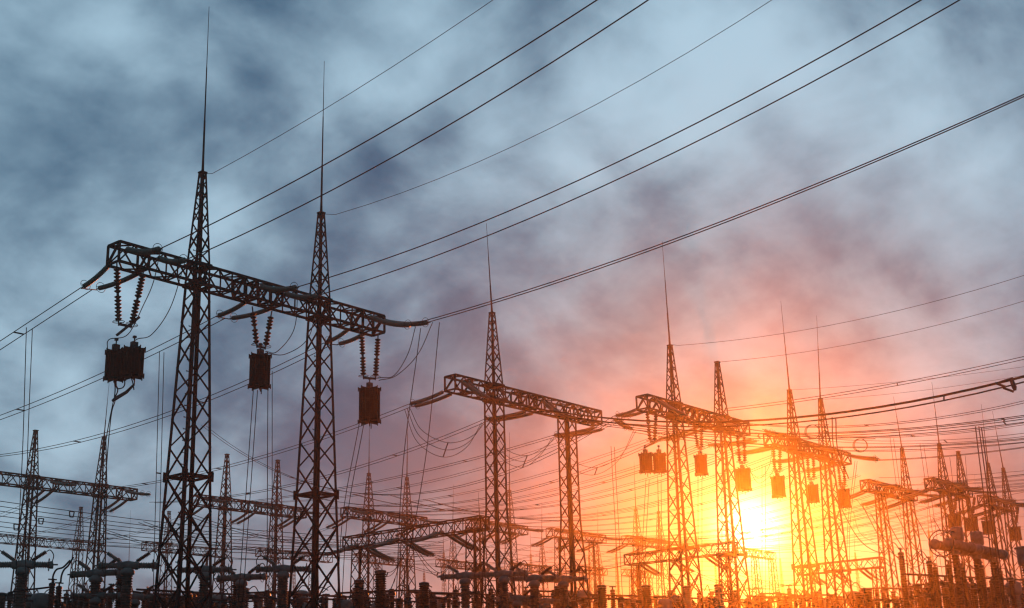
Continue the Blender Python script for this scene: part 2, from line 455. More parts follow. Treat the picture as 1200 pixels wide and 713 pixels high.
gantry('R7', 'hindmost orange gantry with a spike just right of the stub tower', (670, 663), (716, 666),
       [col(683, 668, None, None, 'stub'), col(702, 669, (701, 640), (700.5, 597))], det=0, group=BACK)
gantry('R8', 'hindmost yellow gantry below the far yellow gantry with thin spikes', (731, 667), (768, 670),
       [col(741, 671, None, None, 'stub'), col(760, 673, None, None, 'stub')], det=0, group=BACK)

# low bus portals whose beam runs away from us
def side_portal(key, label, pa, pb, H, tcols, nm='bus_portal'):
    A = atz(*pa, H); B = atz(*pb, H)                     # A far end, B near end
    X = (A.x + B.x) / 2; A.x = B.x = X
    t = thing(nm, label, 'gantry', (X + .3, (A.y + B.y) / 2, 0), 'bus portals with their beam running away')
    for f in tcols:
        y = A.y + (B.y - A.y) * f
        lattice_column(t, X + .33, y, [(0, 1.15), (H - .74, .66)], 99, None, leg=.085, br=.045)
    A2 = Vector((X, A.y, H)); B2 = Vector((X, B.y, H))
    truss_beam(t, A2, B2, H, w=.66, h=.66, br=.038, ch=.065)
    GAN[key] = dict(A=A2, B=B2, X=X, obj=t)
side_portal('P1', 'dark red bus portal left of centre, its beam climbing towards the right', (412, 631), (553, 603), 12, (.10, .93))
side_portal('P2', 'yellow bus portal below left of the sun, its beam climbing rightwards', (737, 651), (852, 634), 12, (.10, .93))
side_portal('P3', 'small bus portal right of the sun under the small orange gantry', (940, 664), (1026, 652), 12, (.10, .93))

# lightning masts standing alone
def mast(label, px, py, tip, dist_y, zb=0):
    p = aty(px, py, dist_y); tipw = aty(tip[0], tip[1], dist_y)
    t = thing('lightning_mast', label, 'mast', (p.x, dist_y, 0), 'lightning masts standing alone')
    lattice_column(t, p.x, dist_y, [(0, 1.6), (p.z, .22)], 99, tipw, leg=.08, br=.045)
mast('thin lightning mast standing alone left of the nearest spiked tower', 151, 660, (153, 598), 150)
mast('small distant lightning mast seen between the legs of the second spiked tower', 345, 656, (346, 638), 160)
mast('distant lightning mast just behind the dark round arrester, left of the central tower', 497, 672, (496.5, 655), 150)

for lab, px, py, tip, Y in (('thin spiked mast far behind the round-topped arrester, right of it', 520, 648, (519, 610), 140), ('thin spiked mast far behind, left of the stub tower', 622, 650, (621, 612), 150),
        ('thin spiked mast far behind, just right of the stub tower', 690, 652, (689, 622), 150), ('thin spiked mast far behind, between stub tower and yellow portal', 722, 650, (721, 600), 135),
        ('thin spiked mast far behind the yellow bus portal', 806, 656, (804, 618), 130), ('thin spiked mast far behind, by the blunt tower left of the sun', 838, 660, (836, 626), 130),
        ('thin spiked mast far behind, immediately right of the sun', 914, 655, (912, 620), 125), ('thin spiked mast far behind, between the golden spiked towers', 949, 650, (947, 612), 120),
        ('thin spiked mast far behind the small bus portal', 1002, 648, (1000, 606), 115), ('thin spiked mast far behind, left of the orange-red gantry', 1088, 622, (1085, 560), 90),
        ('thin spiked mast far behind the largest orange breaker', 1146, 620, (1142, 556), 85)):
    mast(lab, px, py, tip, Y)
# ------------------------------------------------------------------ insulators
def cat(points, n=10):
    """smooth curve through the points"""
    P_ = [Vector(p) for p in points]
    if len(P_) == 2: return [P_[0].lerp(P_[1], k / n) for k in range(n + 1)]
    Q = [2 * P_[0] - P_[1]] + P_ + [2 * P_[-1] - P_[-2]]; out = []
    for i in range(1, len(Q) - 2):
        a, b, c, d = Q[i-1], Q[i], Q[i+1], Q[i+2]
        for k in range(n):
            t = k / n
            out.append(.5 * ((2*b) + (c - a)*t + (2*a - 5*b + 4*c - d)*t*t + (3*b - a - 3*c + d)*t**3))
    out.append(P_[-1]); return out
def string_parts(t, a, b, r=.095, sag=.06, m=GLASS, ring=True, pitch=.085):
    a = Vector(a); b = Vector(b); d = (b - a); L = d.length; d.normalize()
    pts = [a.lerp(b, k / 6) - Vector((0, 0, sag * 4 * (k/6) * (1 - k/6))) for k in range(7)]
    s = MB(); s.sheds([pts[0] + d*.0] + pts[1:], r * .62, r, pitch, 8); o = smooth(s.build('insulator_string', m, t))
    e = MB(); e.tube([a - d * .18] + pts + [b + d * .15], .024, 5); e.build('core_rod', DARKM, o)
    if ring:
        g_ = MB(); c = b - d * .12; g_.ring(c, d, .19, .011, 16, 4)
        x = d.cross(Vector((0, 0, 1))).normalized() * .19
        g_.bar(c - x, c + x, .014); g_.build('grading_ring', DARKM, o)
    return o
def double_string(label, a1, b1, a2, b2, name='tension_insulator', grp='double tension insulator strings', r=.095, ring=True):
    a1, b1, a2, b2 = map(Vector, (a1, b1, a2, b2))
    t = thing(name, label, 'insulator', a1.lerp(a2, .5), grp)
    string_parts(t, a1, b1, r, ring=ring); string_parts(t, a2, b2, r, ring=ring)
    y = MB(); d = (b1 - a1).normalized(); y.bar(b1 + d * .14, b2 + d * .14, .05, .03); y.build('yoke_plate', DARKM, t)
def single_string(label, a, b, grp='single insulator strings on the near side', **k):
    t = thing('tension_insulator', label, 'insulator', Vector(a), grp); string_parts(t, a, b, **k)

PH = ('left end', 'middle', 'right end')
G1P = 'nearest black gantry'; G2P = 'central red-brown gantry'; G3P = 'orange left-of-sun gantry'; G5P = 'golden right-of-sun gantry'
Yn, Yf, zb, zt = 38.25, 38.95, 17.3, 17.9
# far side, gantry 1 (three phases)
def farpair(gp, phase, X1, X2, Y0, e1, e2, z0=17.3, r=.095):
    b1 = atx(*e1, X1); b2 = atx(*e2, X2)
    double_string(f'double insulator string slanting away behind the {phase} of the {gp}', (X1, Y0, z0), b1, (X2, Y0, z0), b2, r=r)
    return b1, b2
A1 = farpair(G1P, PH[0], 24.3, 25.5, 39.0, (98, 336), (116, 338))
B1 = farpair(G1P, PH[1], 30.3, 31.5, 39.0, (256, 370), (272, 373))
C1 = farpair(G1P, PH[2], 35.6, 36.5, 39.0, (383, 401), (398, 403))
# near side, gantry 1
def nearstr(gp, phase, which, X, Y0, e, z0=17.75, **k):
    b = atx(*e, X)
    single_string(f'{which} greenish insulator string lying towards us at the {phase} of the {gp}', (X, Y0, z0), b, sag=.10, **k); return b
n1a = nearstr(G1P, PH[0], 'left', 24.5, 38.2, (187, 292), r=.11, grp='single insulator strings on the near side')
n1b = nearstr(G1P, PH[0], 'right', 25.8, 38.2, (217, 305), r=.11)
n1c = nearstr(G1P, PH[1], 'left', 30.4, 38.2, (347, 337), r=.11)
n1d = nearstr(G1P, PH[1], 'right', 31.6, 38.2, (371, 347), r=.11)
n1e = nearstr(G1P, PH[2], 'left', 36.1, 38.2, (480, 381), r=.11)
n1f = nearstr(G1P, PH[2], 'right', 36.9, 38.2, (501, 378), r=.11)
# gantry 2
A2 = farpair(G2P, PH[0], 46.3, 46.9, 43.8, (482, 473), (487, 476), r=.10)
B2 = farpair(G2P, PH[1], 52.6, 53.2, 43.8, (570, 491), (576, 493), r=.10)
C2 = farpair(G2P, PH[2], 58.6, 59.3, 43.8, (650, 510), (655, 512), r=.10)
def nearpair(gp, phase, X1, X2, Y0, e1, e2, z0=17.75, r=.11, ring=True):
    b1 = atx(*e1, X1); b2 = atx(*e2, X2)
    double_string(f'double insulator string reaching towards us from the {phase} of the {gp}', (X1, Y0, z0), b1, (X2, Y0, z0), b2, r=r, ring=ring, grp='double insulator strings on the near side')
    return b1, b2
D2a = nearpair(G2P, PH[0], 46.7, 47.2, 42.9, (568, 465), (573, 467))
D2b = nearpair(G2P, PH[1], 53.0, 53.5, 42.9, (655, 485), (660, 487))
D2c = nearpair(G2P, PH[2], 59.3, 59.8, 42.9, (736, 502), (741, 503))
# gantry 3 and 5
A3 = farpair(G3P, PH[0], 56.6, 57.3, 39.5, (722, 487), (728, 488), r=.10)
B3 = farpair(G3P, PH[1], 62.8, 63.5, 39.5, (772, 515), (780, 516), r=.10)
C3 = farpair(G3P, PH[2], 68.3, 68.9, 39.5, (830, 522), (836, 523), r=.10)
E3a = nearpair(G3P, PH[0], 57.2, 57.7, 38.6, (802, 486), (805, 488))
E3b = nearpair(G3P, PH[1], 63.2, 63.7, 38.6, (862, 500), (865, 502))
E3c = nearpair(G3P, PH[2], 68.4, 68.9, 38.6, (905, 507), (908, 509))
A5 = farpair(G5P, PH[0], 71.0, 71.6, 39.9, (862, 531), (868, 532), r=.10)
B5 = farpair(G5P, PH[1], 75.4, 76.0, 39.9, (905, 541), (911, 542), r=.10)
C5 = farpair(G5P, PH[2], 79.3, 79.9, 39.9, (941, 552), (946, 553), r=.10)
E5b = nearpair(G5P, PH[1], 75.2, 75.7, 39.0, (985, 528), (988, 529))
E5c = nearpair(G5P, PH[2], 79.2, 79.6, 39.0, (1027, 537), (1029, 539))
# far side and near side strings on the rest, at real span positions
def dress(key, gp, phases=(0, 1, 2), near=True, dy=2.0, dz=.55, r=.10):
    G = GAN[key]; A, B, Y = G['A'], G['B'], G['Y']; out = []
    for p in phases:
        X = (A.x + .4, (A.x + B.x) / 2, B.x - .9)[p]
        b1 = Vector((X, Y + .75 + dy, 17.3 - dz)); b2 = b1 + Vector((.6, 0, 0))
        double_string(f'double insulator string slanting away from the {PH[p]} of the {gp}', (X, Y + .75, 17.3), b1, (X + .6, Y + .75, 17.3), b2, r=r)
        if near:
            c1 = Vector((X + .05, Y - dy, 17.35)); c2 = c1 + Vector((.5, 0, 0))
            double_string(f'double insulator string reaching towards us from the {PH[p]} of the {gp}', (X, Y - .05, 17.75), c1, (X + .5, Y - .05, 17.75), c2, r=r, grp='double insulator strings on the near side')
        out.append((b1, c1 if near else None))
    return out
W6 = dress('G6', 'small gantry by sun', dz=.4)
W7 = dress('G7', 'gantry behind big breaker', dz=.4)
W8 = dress('G8', 'rightmost dark red gantry', dz=.4)
WF1 = dress('F1', 'leftmost long far gantry')
WF2 = dress('F2', 'far gantry between towers')
WF3 = dress('F3', 'far thinly spiked gantry')
WF4 = dress('F4', 'far central red gantry')
WF5 = dress('F5', 'far stub-columned gantry')
WF6 = dress('F6', 'far yellow gantry')

# hanging pairs and wave traps
def trap(label, px, y0, y1, w, Y, grp='cylindrical wave traps'):
    """dark cylinder between photo rows y0 and y1, w metres wide, in plane Y"""
    top = aty(px, y0, Y); bot = aty(px, y1, Y); x = (top.x + bot.x) / 2; z0, z1 = bot.z, top.z; r = w / 2
    t = thing('wave_trap', label, 'wave trap', (x, Y, z0), grp)
    c = MB(); n = 24
    i = 0
    c.tube([(x, Y, z0 + .07), (x, Y, z1 - .07)], r * .93, 24)
    for k in range(16):
        a = 2 * math.pi * k / 16; c.box((x + math.cos(a) * r * .96, Y + math.sin(a) * r * .96, (z0 + z1) / 2), .05, .035, z1 - z0 - .10, a)
    for k in range(1, 8):
        z = z0 + (z1 - z0) * k / 8; c.ring((x, Y, z), (0, 0, 1), r * .95, .012, 24, 4)
    co = c.build('coil', COIL, t)
    for z, zc in ((z0 + .03, z0 + .05), (z1 - .03, z1 - .05)):
        f = MB()
        for k in range(4):
            a = math.pi * k / 4; d = Vector((math.cos(a), math.sin(a), 0)) * (r + .04); f.bar(Vector((x, Y, z)) - d, Vector((x, Y, z)) + d, .045, .07)
        for k in range(8):
            a = math.pi * k / 4; d = Vector((math.cos(a), math.sin(a), 0)) * (r + .035)
            f.bar((x + d.x, Y + d.y, zc - .09), (x + d.x, Y + d.y, zc + .09), .03)
        f.build('end_frame', STEEL, t)
    h = MB(); h.tube([(x, Y, z1), (x, Y, z1 + .42)], .025, 6); h.box((x, Y, z1 + .12), .22, .16, .20); h.box((x, Y, z1 + .40), .1, .1, .08)
    h.build('hanger', DARKM, t)
    b = MB(); b.tube([(x + .1, Y, z0), (x + .1, Y, z0 - .22)], .02, 5); b.build('terminal', DARKM, t)
    return Vector((x, Y, z1)), Vector((x, Y, z0))
def hang(label, tops, bots, Y, bar=None):
    a = [aty(*p, Y) for p in tops]; b = [aty(*p, Y) for p in bots]
    t = thing('hanging_insulator', label, 'insulator', a[0].lerp(a[1], .5), 'hanging insulator pairs above the wave traps')
    for p, q in zip(a, b):
        s = MB(); d = (q - p).normalized(); mid = p.lerp(q, .5)
        s.sheds([p + d * .12, mid - d * .04], .055, .125, .125, 10); s.sheds([mid + d * .04, q - d * .1], .055, .125, .125, 10)
        o = smooth(s.build('insulator_string', BROWN, t))
        e = MB(); e.tube([p - d * .12, mid - d * .06, mid - d * .05, mid + d * .05, mid + d * .06, q + d * .06], [.028, .028, .05, .05, .028, .028], 6); e.build('core_rod', DARKM, o)
        g_ = MB(); g_.ring(q - d * .08, d, .20, .013, 16, 4); g_.bar(q - d*.08 - Vector((.2, 0, 0)), q - d*.08 + Vector((.2, 0, 0)), .016); g_.build('grading_ring', DARKM, o)
    y = MB(); y.bar(b[0], b[1], .06, .08)
    if bar:
        p, q = aty(*bar[0], Y), aty(*bar[1], Y); y.bar(p, q, .10, .08)
    y.build('yoke_plate', DARKM, t)
Yc = 38.6
hang('ribbed brown insulator pair hanging at the left end of the nearest black gantry', [(137, 311), (168, 319)], [(139, 380), (154, 383)], Yc, [(137, 393), (163, 372)])
hang('ribbed brown insulator pair hanging at the middle of the nearest black gantry', [(296, 363), (318, 368)], [(301, 406), (311, 408)], Yc)
hang('ribbed brown insulator pair hanging at the right end of the nearest black gantry', [(424, 392), (443, 394)], [(426, 443), (440, 444)], Yc)
T = {}
T['a'] = trap('black wave trap at far left of the nearest gantry, left one of two touching', 134.5, 411, 446, .62, Yc + .1)
T['b'] = trap('black wave trap at left of the nearest gantry, right one of two touching', 156, 408, 443, .70, Yc - .25)
T['c'] = trap('smooth dark wave trap hanging alone between the two nearest towers', 304.5, 416, 455, .76, Yc)
T['d'] = trap('large dark wave trap hanging right of the second nearest tower', 433, 455, 496, .84, Yc)
Y3 = GAN['G3']['Y'] + .35; Y5 = GAN['G5']['Y'] + .35
hang('hanging insulator pair at the left end of the orange gantry left of the sun', [(758, 479), (769, 482)], [(762, 518), (767, 518)], Y3, [(755, 525), (773, 515)])
hang('hanging insulator pair at the middle of the orange gantry left of the sun', [(813, 493), (822, 495)], [(818, 526), (822, 527)], Y3)
hang('hanging insulator pair at the right end of the orange gantry left of the sun', [(864, 508), (872, 510)], [(867, 543), (873, 543)], Y3)
hang('hanging insulator pair at the left end of the golden gantry right of the sun', [(906, 521), (914, 522)], [(908, 553), (914, 553)], Y5)
hang('hanging insulator pair at the middle of the golden gantry right of the sun', [(946, 532), (953, 533)], [(948, 562), (954, 562)], Y5)
hang('hanging insulator pair at the right end of the golden gantry right of the sun', [(982, 542), (989, 543)], [(985, 571), (990, 571)], Y5)
T['e'] = trap('orange wave trap under the left end of the orange gantry, left of a pair', 757, 532, 554, .66, Y3 + .1)
T['f'] = trap('orange wave trap under the left end of the orange gantry, right of a pair', 773, 532, 554, .66, Y3 - .1)
T['g'] = trap('wave trap hanging alone between the towers of the orange gantry', 821.5, 534, 557, .66, Y3)
T['h'] = trap('wave trap hanging just above left of the sun glare', 871, 550, 575, .86, Y3)
T['i'] = trap('yellow wave trap directly above the sun glare', 912, 559, 583, .80, Y5)
T['j'] = trap('golden wave trap between the two spiked towers right of the sun', 952, 569, 589, .76, Y5)
T['k'] = trap('orange wave trap at the right end of the golden gantry', 989, 574, 595, .78, Y5)
Y7 = GAN['G7']['Y'] + .35; Y8 = GAN['G8']['Y'] + .35
for lab, px, y0, y1, YY in (('leftmost of the three red wave traps behind the big breaker', 1118, 603, 619, Y7), ('middle one of the three red wave traps behind the big breaker', 1139, 607, 622, Y7),
                            ('rightmost of the three red wave traps behind the big breaker', 1158, 611, 626, Y8), ('dark red wave trap by the right edge above the pale rooftop cylinder', 1190, 618, 633, Y8)):
    trap(lab, px, y0, y1, .88, YY)
    w = {1118: 'left of three', 1139: 'middle of three', 1158: 'right of three', 1190: 'by the right edge'}[px]
    hang(f'thin hanging insulator pair above the red wave traps at right, {w}', [(px - 5, y0 - 26), (px + 3, y0 - 25)], [(px - 3, y0 - 4), (px + 1, y0 - 4)], YY)

# ------------------------------------------------------------------ conductors
def para(X, pts, Y0, Y1, n=24):
    """span in the vertical plane X through three (Y, z) points, from Y0 to Y1"""
    (a, za), (b, zb_), (c, zc) = pts
    out = []
    for k in range(n + 1):
        y = Y0 + (Y1 - Y0) * k / n
        z = za * (y-b)*(y-c)/((a-b)*(a-c)) + zb_ * (y-a)*(y-c)/((b-a)*(b-c)) + zc * (y-a)*(y-b)/((c-a)*(c-b))
        out.append(Vector((X, y, z)))
    return out
def yz(p): return (p.y, p.z)
def cable(label, pts, r=.02, name='overhead_wire', category='wire', grp=None, n=5):
    m = MB(); m.tube(pts, r, n); o = m.build(name, WIRE, None, pts[0]); smooth(o); tag(o, label, category, grp); return o
def bundle(label, rows, r=.017, spacers=(), grp='twin conductor bundles'):
    """two or more sub-conductors held by spacers: one thing"""
    t = thing('conductor_bundle', label, 'wire', rows[0][0], grp)
    for p in rows:
        m = MB(); m.tube(p, r, 5); smooth(m.build('conductor', WIRE, t))
    n = len(rows[0])
    for k in spacers:
        i = min(n - 1, int(k * (n - 1))); s = MB()
        for a, b in zip(rows, rows[1:]): s.bar(a[i], b[i], .035, .05)
        s.build('spacer', DARKM, t)
UPR = 'wires rising to the upper right'
cable('thin earth wire rising right from the top of the nearest spiked tower', [aty(240, 204, 38.6)] + para(28.0, [yz(atx(250, 203, 28)), yz(atx(410, 110, 28)), yz(atx(578, 0, 28))], 38.3, -8), .011, grp=UPR)
cable('thin earth wire rising right from the top of the second nearest spiked tower', [aty(377, 251, 38.6)] + para(34.1, [yz(atx(392, 252, 34.1)), yz(atx(650, 148, 34.1)), yz(atx(905, 0, 34.1))], 38.2, -8), .011, grp=UPR)
def near_wire(label, X, start, mid, end, r=.02, Yend=-8, grp=UPR):
    p = [yz(start), yz(atx(*mid, X)), yz(atx(*end, X))]
    return cable(label, para(X, p, start.y - .1, Yend, 30), r, grp=grp)
near_wire('thick wire to the upper right, upper of two from left end of nearest gantry', 24.5, n1a, (450, 154), (700, 0))
near_wire('thick wire to the upper right, lower of two from left end of nearest gantry', 25.8, n1b, (500, 162), (760, 0))
near_wire('thick wire to the upper right, upper of two from middle of nearest gantry', 30.4, n1c, (720, 192), (1080, 0))
near_wire('thick wire to the upper right, lower of two from middle of nearest gantry', 31.6, n1d, (740, 203), (1125, 0))
near_wire('upper of the two close wires running right to the right edge from nearest gantry', 36.1, n1e, (850, 258), (1200, 111))
near_wire('lower of the two close wires running right to the right edge from nearest gantry', 36.9, n1f, (850, 261), (1200, 113.5))
# earth wires on the right
def right_wire(label, X, a, b, c, r=.014, Y0=None, Yend=0, grp='wires running to the right edge', frm=None):
    pa = atx(*a, X)
    return cable(label, para(X, [yz(pa), yz(atx(*b, X)), yz(atx(*c, X))], Y0 or pa.y, Yend, 30) if not frm else [aty(*frm, GAN['G3']['Y'] + .35)] + para(X, [yz(pa), yz(atx(*b, X)), yz(atx(*c, X))], pa.y, Yend, 30), r, grp=grp)
right_wire('thin earth wire from the spiked tower of the orange gantry to the right edge', 59.1, (795, 405), (985, 379), (1200, 323), .012, frm=(786, 404))
right_wire('thin earth wire from the blunt tower of the orange gantry to the right edge', 64.0, (848, 424), (1010, 401), (1200, 353), .012, frm=(840, 425))
right_wire('hair-thin earth wire from the left spiked tower of the golden gantry', 72.1, (930, 457), (1070, 446), (1200, 430), .009, frm=(924, 457))
right_wire('hair-thin earth wire from the right spiked tower of the golden gantry', 76.5, (968, 468), (1070, 459), (1200, 440), .009, frm=(963, 468))
def rbundle(label, X, a, b, c, off=((0, 0), (.35, 0)), r=.018, Yend=4, sp=(.3, .6)):
    rows = []
    for (ox, oz) in off:
        pa, pb, pc = atx(*a, X), atx(*b, X), atx(*c, X)
        q = para(X + ox, [yz(pa), yz(pb), yz(pc)], pa.y, Yend, 30); rows.append([p + Vector((0, 0, oz)) for p in q])
    bundle(label, rows, r, sp, 'conductor bundles running to the right edge')
rbundle('pair of wires climbing to the right edge above the clamped bundle', 64.5, (850, 479), (1000, 458), (1200, 418), ((0, 0), (0, -.14)))
rbundle('thick clamped bundle of wires running right below the parallel pair', 47.0, (573, 467), (880, 493), (1200, 441), ((0, 0), (.10, -.01), (.05, -.20)), .03)
rbundle('bundle sagging right from the middle of the central red-brown gantry', 53.2, (658, 486), (900, 508), (1200, 487), ((0, 0), (.3, 0), (.15, -.12), (.4, -.2)), .018)
rbundle('bundle sagging right from the right end of the central red-brown gantry', 59.5, (739, 503), (940, 523), (1200, 514), ((0, 0), (.3, 0), (.15, -.15)), .016)
rbundle('pair of wires running right from the left end of the orange gantry', 57.4, (803, 487), (960, 500), (1200, 470), ((0, 0), (.4, 0)), .014)
rbundle('pair of wires running right from the middle of the orange gantry', 63.4, (863, 501), (1000, 512), (1200, 496), ((0, 0), (.4, 0)), .013)
rbundle('pair of thin wires running right from the right end of the orange gantry', 68.6, (906, 508), (1030, 517), (1200, 508), ((0, 0), (.4, -.1)), .013)
rbundle('single sagging cable running right from the golden gantry', 79.4, (1029, 539), (1113, 534), (1200, 524), ((0, 0), (.0, -.05)), .018)
right_wire('thin wire from the middle of the golden gantry to the right edge', 75.4, (986, 529), (1090, 528), (1200, 519), .014)
for i, (X, a, b, c) in enumerate(((86, (1030, 560), (1110, 558), (1200, 552)), (92, (1080, 566), (1140, 562), (1200, 556)), (98, (1100, 582), (1150, 578), (1200, 571)), (97, (1145, 584), (1170, 582), (1200, 577)))):
    right_wire(['thin wire at right crossing the tops of the orange-red gantry', 'thin wire starting above the big breaker and running right', 'low thin wire behind the rightmost gantry beam', 'short thin wire touching the right edge above the rightmost gantry'][i], X, a, b, c, .013)

# far side bundles that go away to the lower left
def far_bundle(label, b1, b2, mid, end, Ye=None, ze=None, r=.017, extra=False, sp=(.25, .5, .75), Yfix=None):
    rows = []
    for k, b in enumerate((b1, b2)):
        X = b.x if k == 0 else b1.x + .42
        q = atx(mid[0], mid[1] + k * 4 * 0, b1.x); e = atx(*end, b1.x)
        Y1 = Ye or 78.0
        rows.append([Vector((X, p.y, p.z)) for p in para(X, [(b1.y + .15, b1.z), yz(q), yz(e)], b1.y + .15, Y1, 26)])
    bundle(label, rows, r, sp, 'twin conductor bundles going away to the lower left')
far_bundle('twin wires leaving the left edge from the left end of the nearest gantry', *A1, (50, 367), (0, 400), Ye=60)
far_bundle('twin wires going left behind the nearest tower from the middle of nearest gantry', *B1, (150, 423), (0, 487), Ye=70)
far_bundle('twin wires going down left from the right end of the nearest gantry', *C1, (200, 482), (0, 533), Ye=78)
far_bundle('bundle going down left from the left end of the central gantry', *A2, (400, 504), (240, 552), Ye=77.4)
far_bundle('bundle going down left from the middle of the central gantry', *B2, (440, 540), (330, 570), Ye=77.4)
far_bundle('bundle going down left from the right end of the central gantry', *C2, (480, 555), (385, 574), Ye=77.4)
far_bundle('twin wires going down left from the left end of the orange gantry', *A3, (600, 550), (430, 579), Ye=77.4)
far_bundle('twin wires going down left from the middle of the orange gantry', *B3, (640, 566), (430, 592), Ye=77.4)
far_bundle('twin wires going down left from the right end of the orange gantry', *C3, (680, 572), (480, 600), Ye=77.4)
far_bundle('twin wires going left from the left end of the golden gantry', *A5, (700, 583), (560, 599), Ye=77.4)
far_bundle('twin wires going left from the middle of the golden gantry', *B5, (780, 585), (605, 607), Ye=77.4)
far_bundle('twin wires going left from the right end of the golden gantry', *C5, (830, 588), (680, 610), Ye=77.4)
# from the small far gantries to the next row
for key, ws, nm in (('F1', WF1, 'leftmost long far gantry'), ('F2', WF2, 'far gantry between towers'), ('F3', WF3, 'far thinly spiked gantry'),
                    ('F4', WF4, 'far central red gantry'), ('F5', WF5, 'far stub-columned gantry'), ('F6', WF6, 'far yellow gantry')):
    for p, (b, c) in enumerate(ws):
        Y1 = b.y + 19; rows = []
        for o in (0, .45):
            rows.append([Vector((b.x + o, b.y + (Y1 - b.y) * k / 14, b.z + .4 * k / 14 - 3.2 * (k/14) * (1 - k/14))) for k in range(15)])
        bundle(f'thin twin wires going away from the {PH[p]} of the {nm}', rows, .014, (.5,), 'thin twin wires between the two far rows')
        q = c; rows = []
        Y1 = 41.5
        for o in (0, .45):
            rows.append([Vector((q.x + o, q.y + (Y1 - q.y) * k / 16, q.z + .2 * k / 16 - 6.0 * (k/16) * (1 - k/16))) for k in range(17)])
        if key in ('F2', 'F3', 'F4', 'F5', 'F6'):
            bundle(f'thin twin wires coming towards us from the {PH[p]} of the {nm}', rows, .013, (.5,), 'thin twin wires between the near and far rows')
for key, ws, nm in (('G6', W6, 'small gantry by sun'), ('G7', W7, 'gantry behind big breaker'), ('G8', W8, 'rightmost dark red gantry')):
    for p, (b, c) in enumerate(ws):
        Y1 = b.y + 30
        rows = [[Vector((b.x + o, b.y + (Y1 - b.y) * k / 20, b.z + .4 * k / 20 - 5 * (k/20) * (1 - k/20))) for k in range(21)] for o in (0, .45)]
        bundle(f'twin wires sagging away from the {PH[p]} of the {nm}', rows, .015, (.3, .7), 'twin wires behind the right-hand gantries')
        Y1 = c.y - 32
        rows = [[Vector((c.x + o, c.y + (Y1 - c.y) * k / 20, c.z + 1.2 * k / 20 - 4 * (k/20) * (1 - k/20))) for k in range(21)] for o in (0, .45)]
        bundle(f'twin wires coming towards us from the {PH[p]} of the {nm}', rows, .013, (.3, .7), 'twin wires in front of the right-hand gantries')
# long bus conductors running left to right far back
ordn = ['topmost', 'second', 'third', 'fourth', 'fifth', 'sixth', 'seventh', 'lowest']
for i, (y0, y1, Yp) in enumerate(((588, 614, 66), (594, 620, 66), (600, 624, 68), (606, 628, 68), (613, 633, 70), (619, 637, 70), (625, 641, 72), (631, 645, 72))):
    bpts = cat([aty(-60, y0 - 9, Yp), aty(75, (y0 * .62 + y1 * .38), Yp), aty(208, y1, Yp), aty(360, y1 + 12 - i, Yp), aty(520, y1 + 22 - 2 * i, Yp)], 8)
    cable(f'{ordn[i]} of the parallel bus wires crossing behind the nearest towers', bpts, .02, 'bus_wire', 'wire', 'parallel bus wires at left')
    c = aty(560, 634 + i * 6, 84); d = aty(1010, 652 + i * 5, 84)
    bpts = [c.lerp(d, k / 24) - Vector((0, 0, .8 * 4 * (k/24) * (1 - k/24))) for k in range(25)]
    cable(f'{ordn[i]} of the parallel bus wires running behind the sun side', bpts, .02, 'bus_wire', 'wire', 'parallel bus wires on the sun side')
for i in range(8):
    c = aty(1000, 585 + i * 10, 62); d = aty(1215, 592 + i * 9 + (i % 3) * 3, 62)
    bpts = [c.lerp(d, k / 20) - Vector((0, 0, .7 * 4 * (k/20) * (1 - k/20))) for k in range(21)]
    cable(f'{ordn[i]} of the parallel bus wires behind the right-hand gantries', bpts, .018, 'bus_wire', 'wire', 'parallel bus wires at right')
for (x, y) in ((84, 603), (48, 611), (19, 618)):
    p = aty(x, y, 67); m = MB(); s_ = .15
    q = [p + Vector((-s_, 0, s_)), p + Vector((s_, 0, s_)), p + Vector((s_ * .7, 0, -s_)), p + Vector((-s_ * .7, 0, -s_))]
    for k in range(4): m.bar(q[k], q[(k+1) % 4], .05)
    o = m.build('wire_spacer', DARKM, None, p)
    tag(o, {84: 'square wire spacer right of the far spikeless tower at left', 48: 'square wire spacer touching the far spikeless tower at left', 19: 'square wire spacer near the left edge'}[x], 'spacer', 'square spacers on the bus wires')

# droppers
DR = 'vertical dropper wires'
def dropper(label, X, top, bot, r=.016, pair=.0, bend=0, Ydx=0):
    a = atx(*top, X)
    if bot[1] >= 640:
        k_ = max(1.0, (706 - top[1]) / (bot[1] - top[1])); bot = (top[0] + (bot[0] - top[0]) * k_, top[1] + (bot[1] - top[1]) * k_)
    b = atx(*bot, X)
    pts = cat([a, a.lerp(b, .5) + Vector((0, bend, 0)), b], 8)
    if pair:
        bundle(label, [pts, [p + Vector((pair, 0, 0)) for p in pts]], r, (.55,), 'twin dropper wires')
    else: cable(label, pts, r, 'dropper_wire', 'wire', DR)
dropper('left dropper wire hanging near the left edge', 24.3, (31, 384), (20, 640), bend=-.1)
dropper('right dropper wire of the two near the left edge', 25.1, (38, 385), (31, 640), bend=.1)
dropper('twin dropper wires just left of the nearest spiked tower', 31, (187, 412), (181, 640), pair=.22)
dropper('twin dropper wires from the smooth wave trap between the two nearest towers', 31.2, (297, 456), (284, 640), pair=.2)
dropper('straight dropper wire right of the smooth wave trap', 31.6, (314, 456), (313, 660))
dropper('second straight dropper wire right of the smooth wave trap', 36.2, (319, 435), (319, 650))
dropper('twin dropper wires from the large wave trap right of the second tower', 36.6, (421, 497), (402, 650), pair=.25, bend=.3)
dropper('left dropper of two falling from the right tip of nearest gantry', 36.2, (493, 385), (470, 640), bend=.3)
dropper('right dropper of two falling from the right tip of nearest gantry', 36.9, (515, 378), (478, 640), bend=-.3)
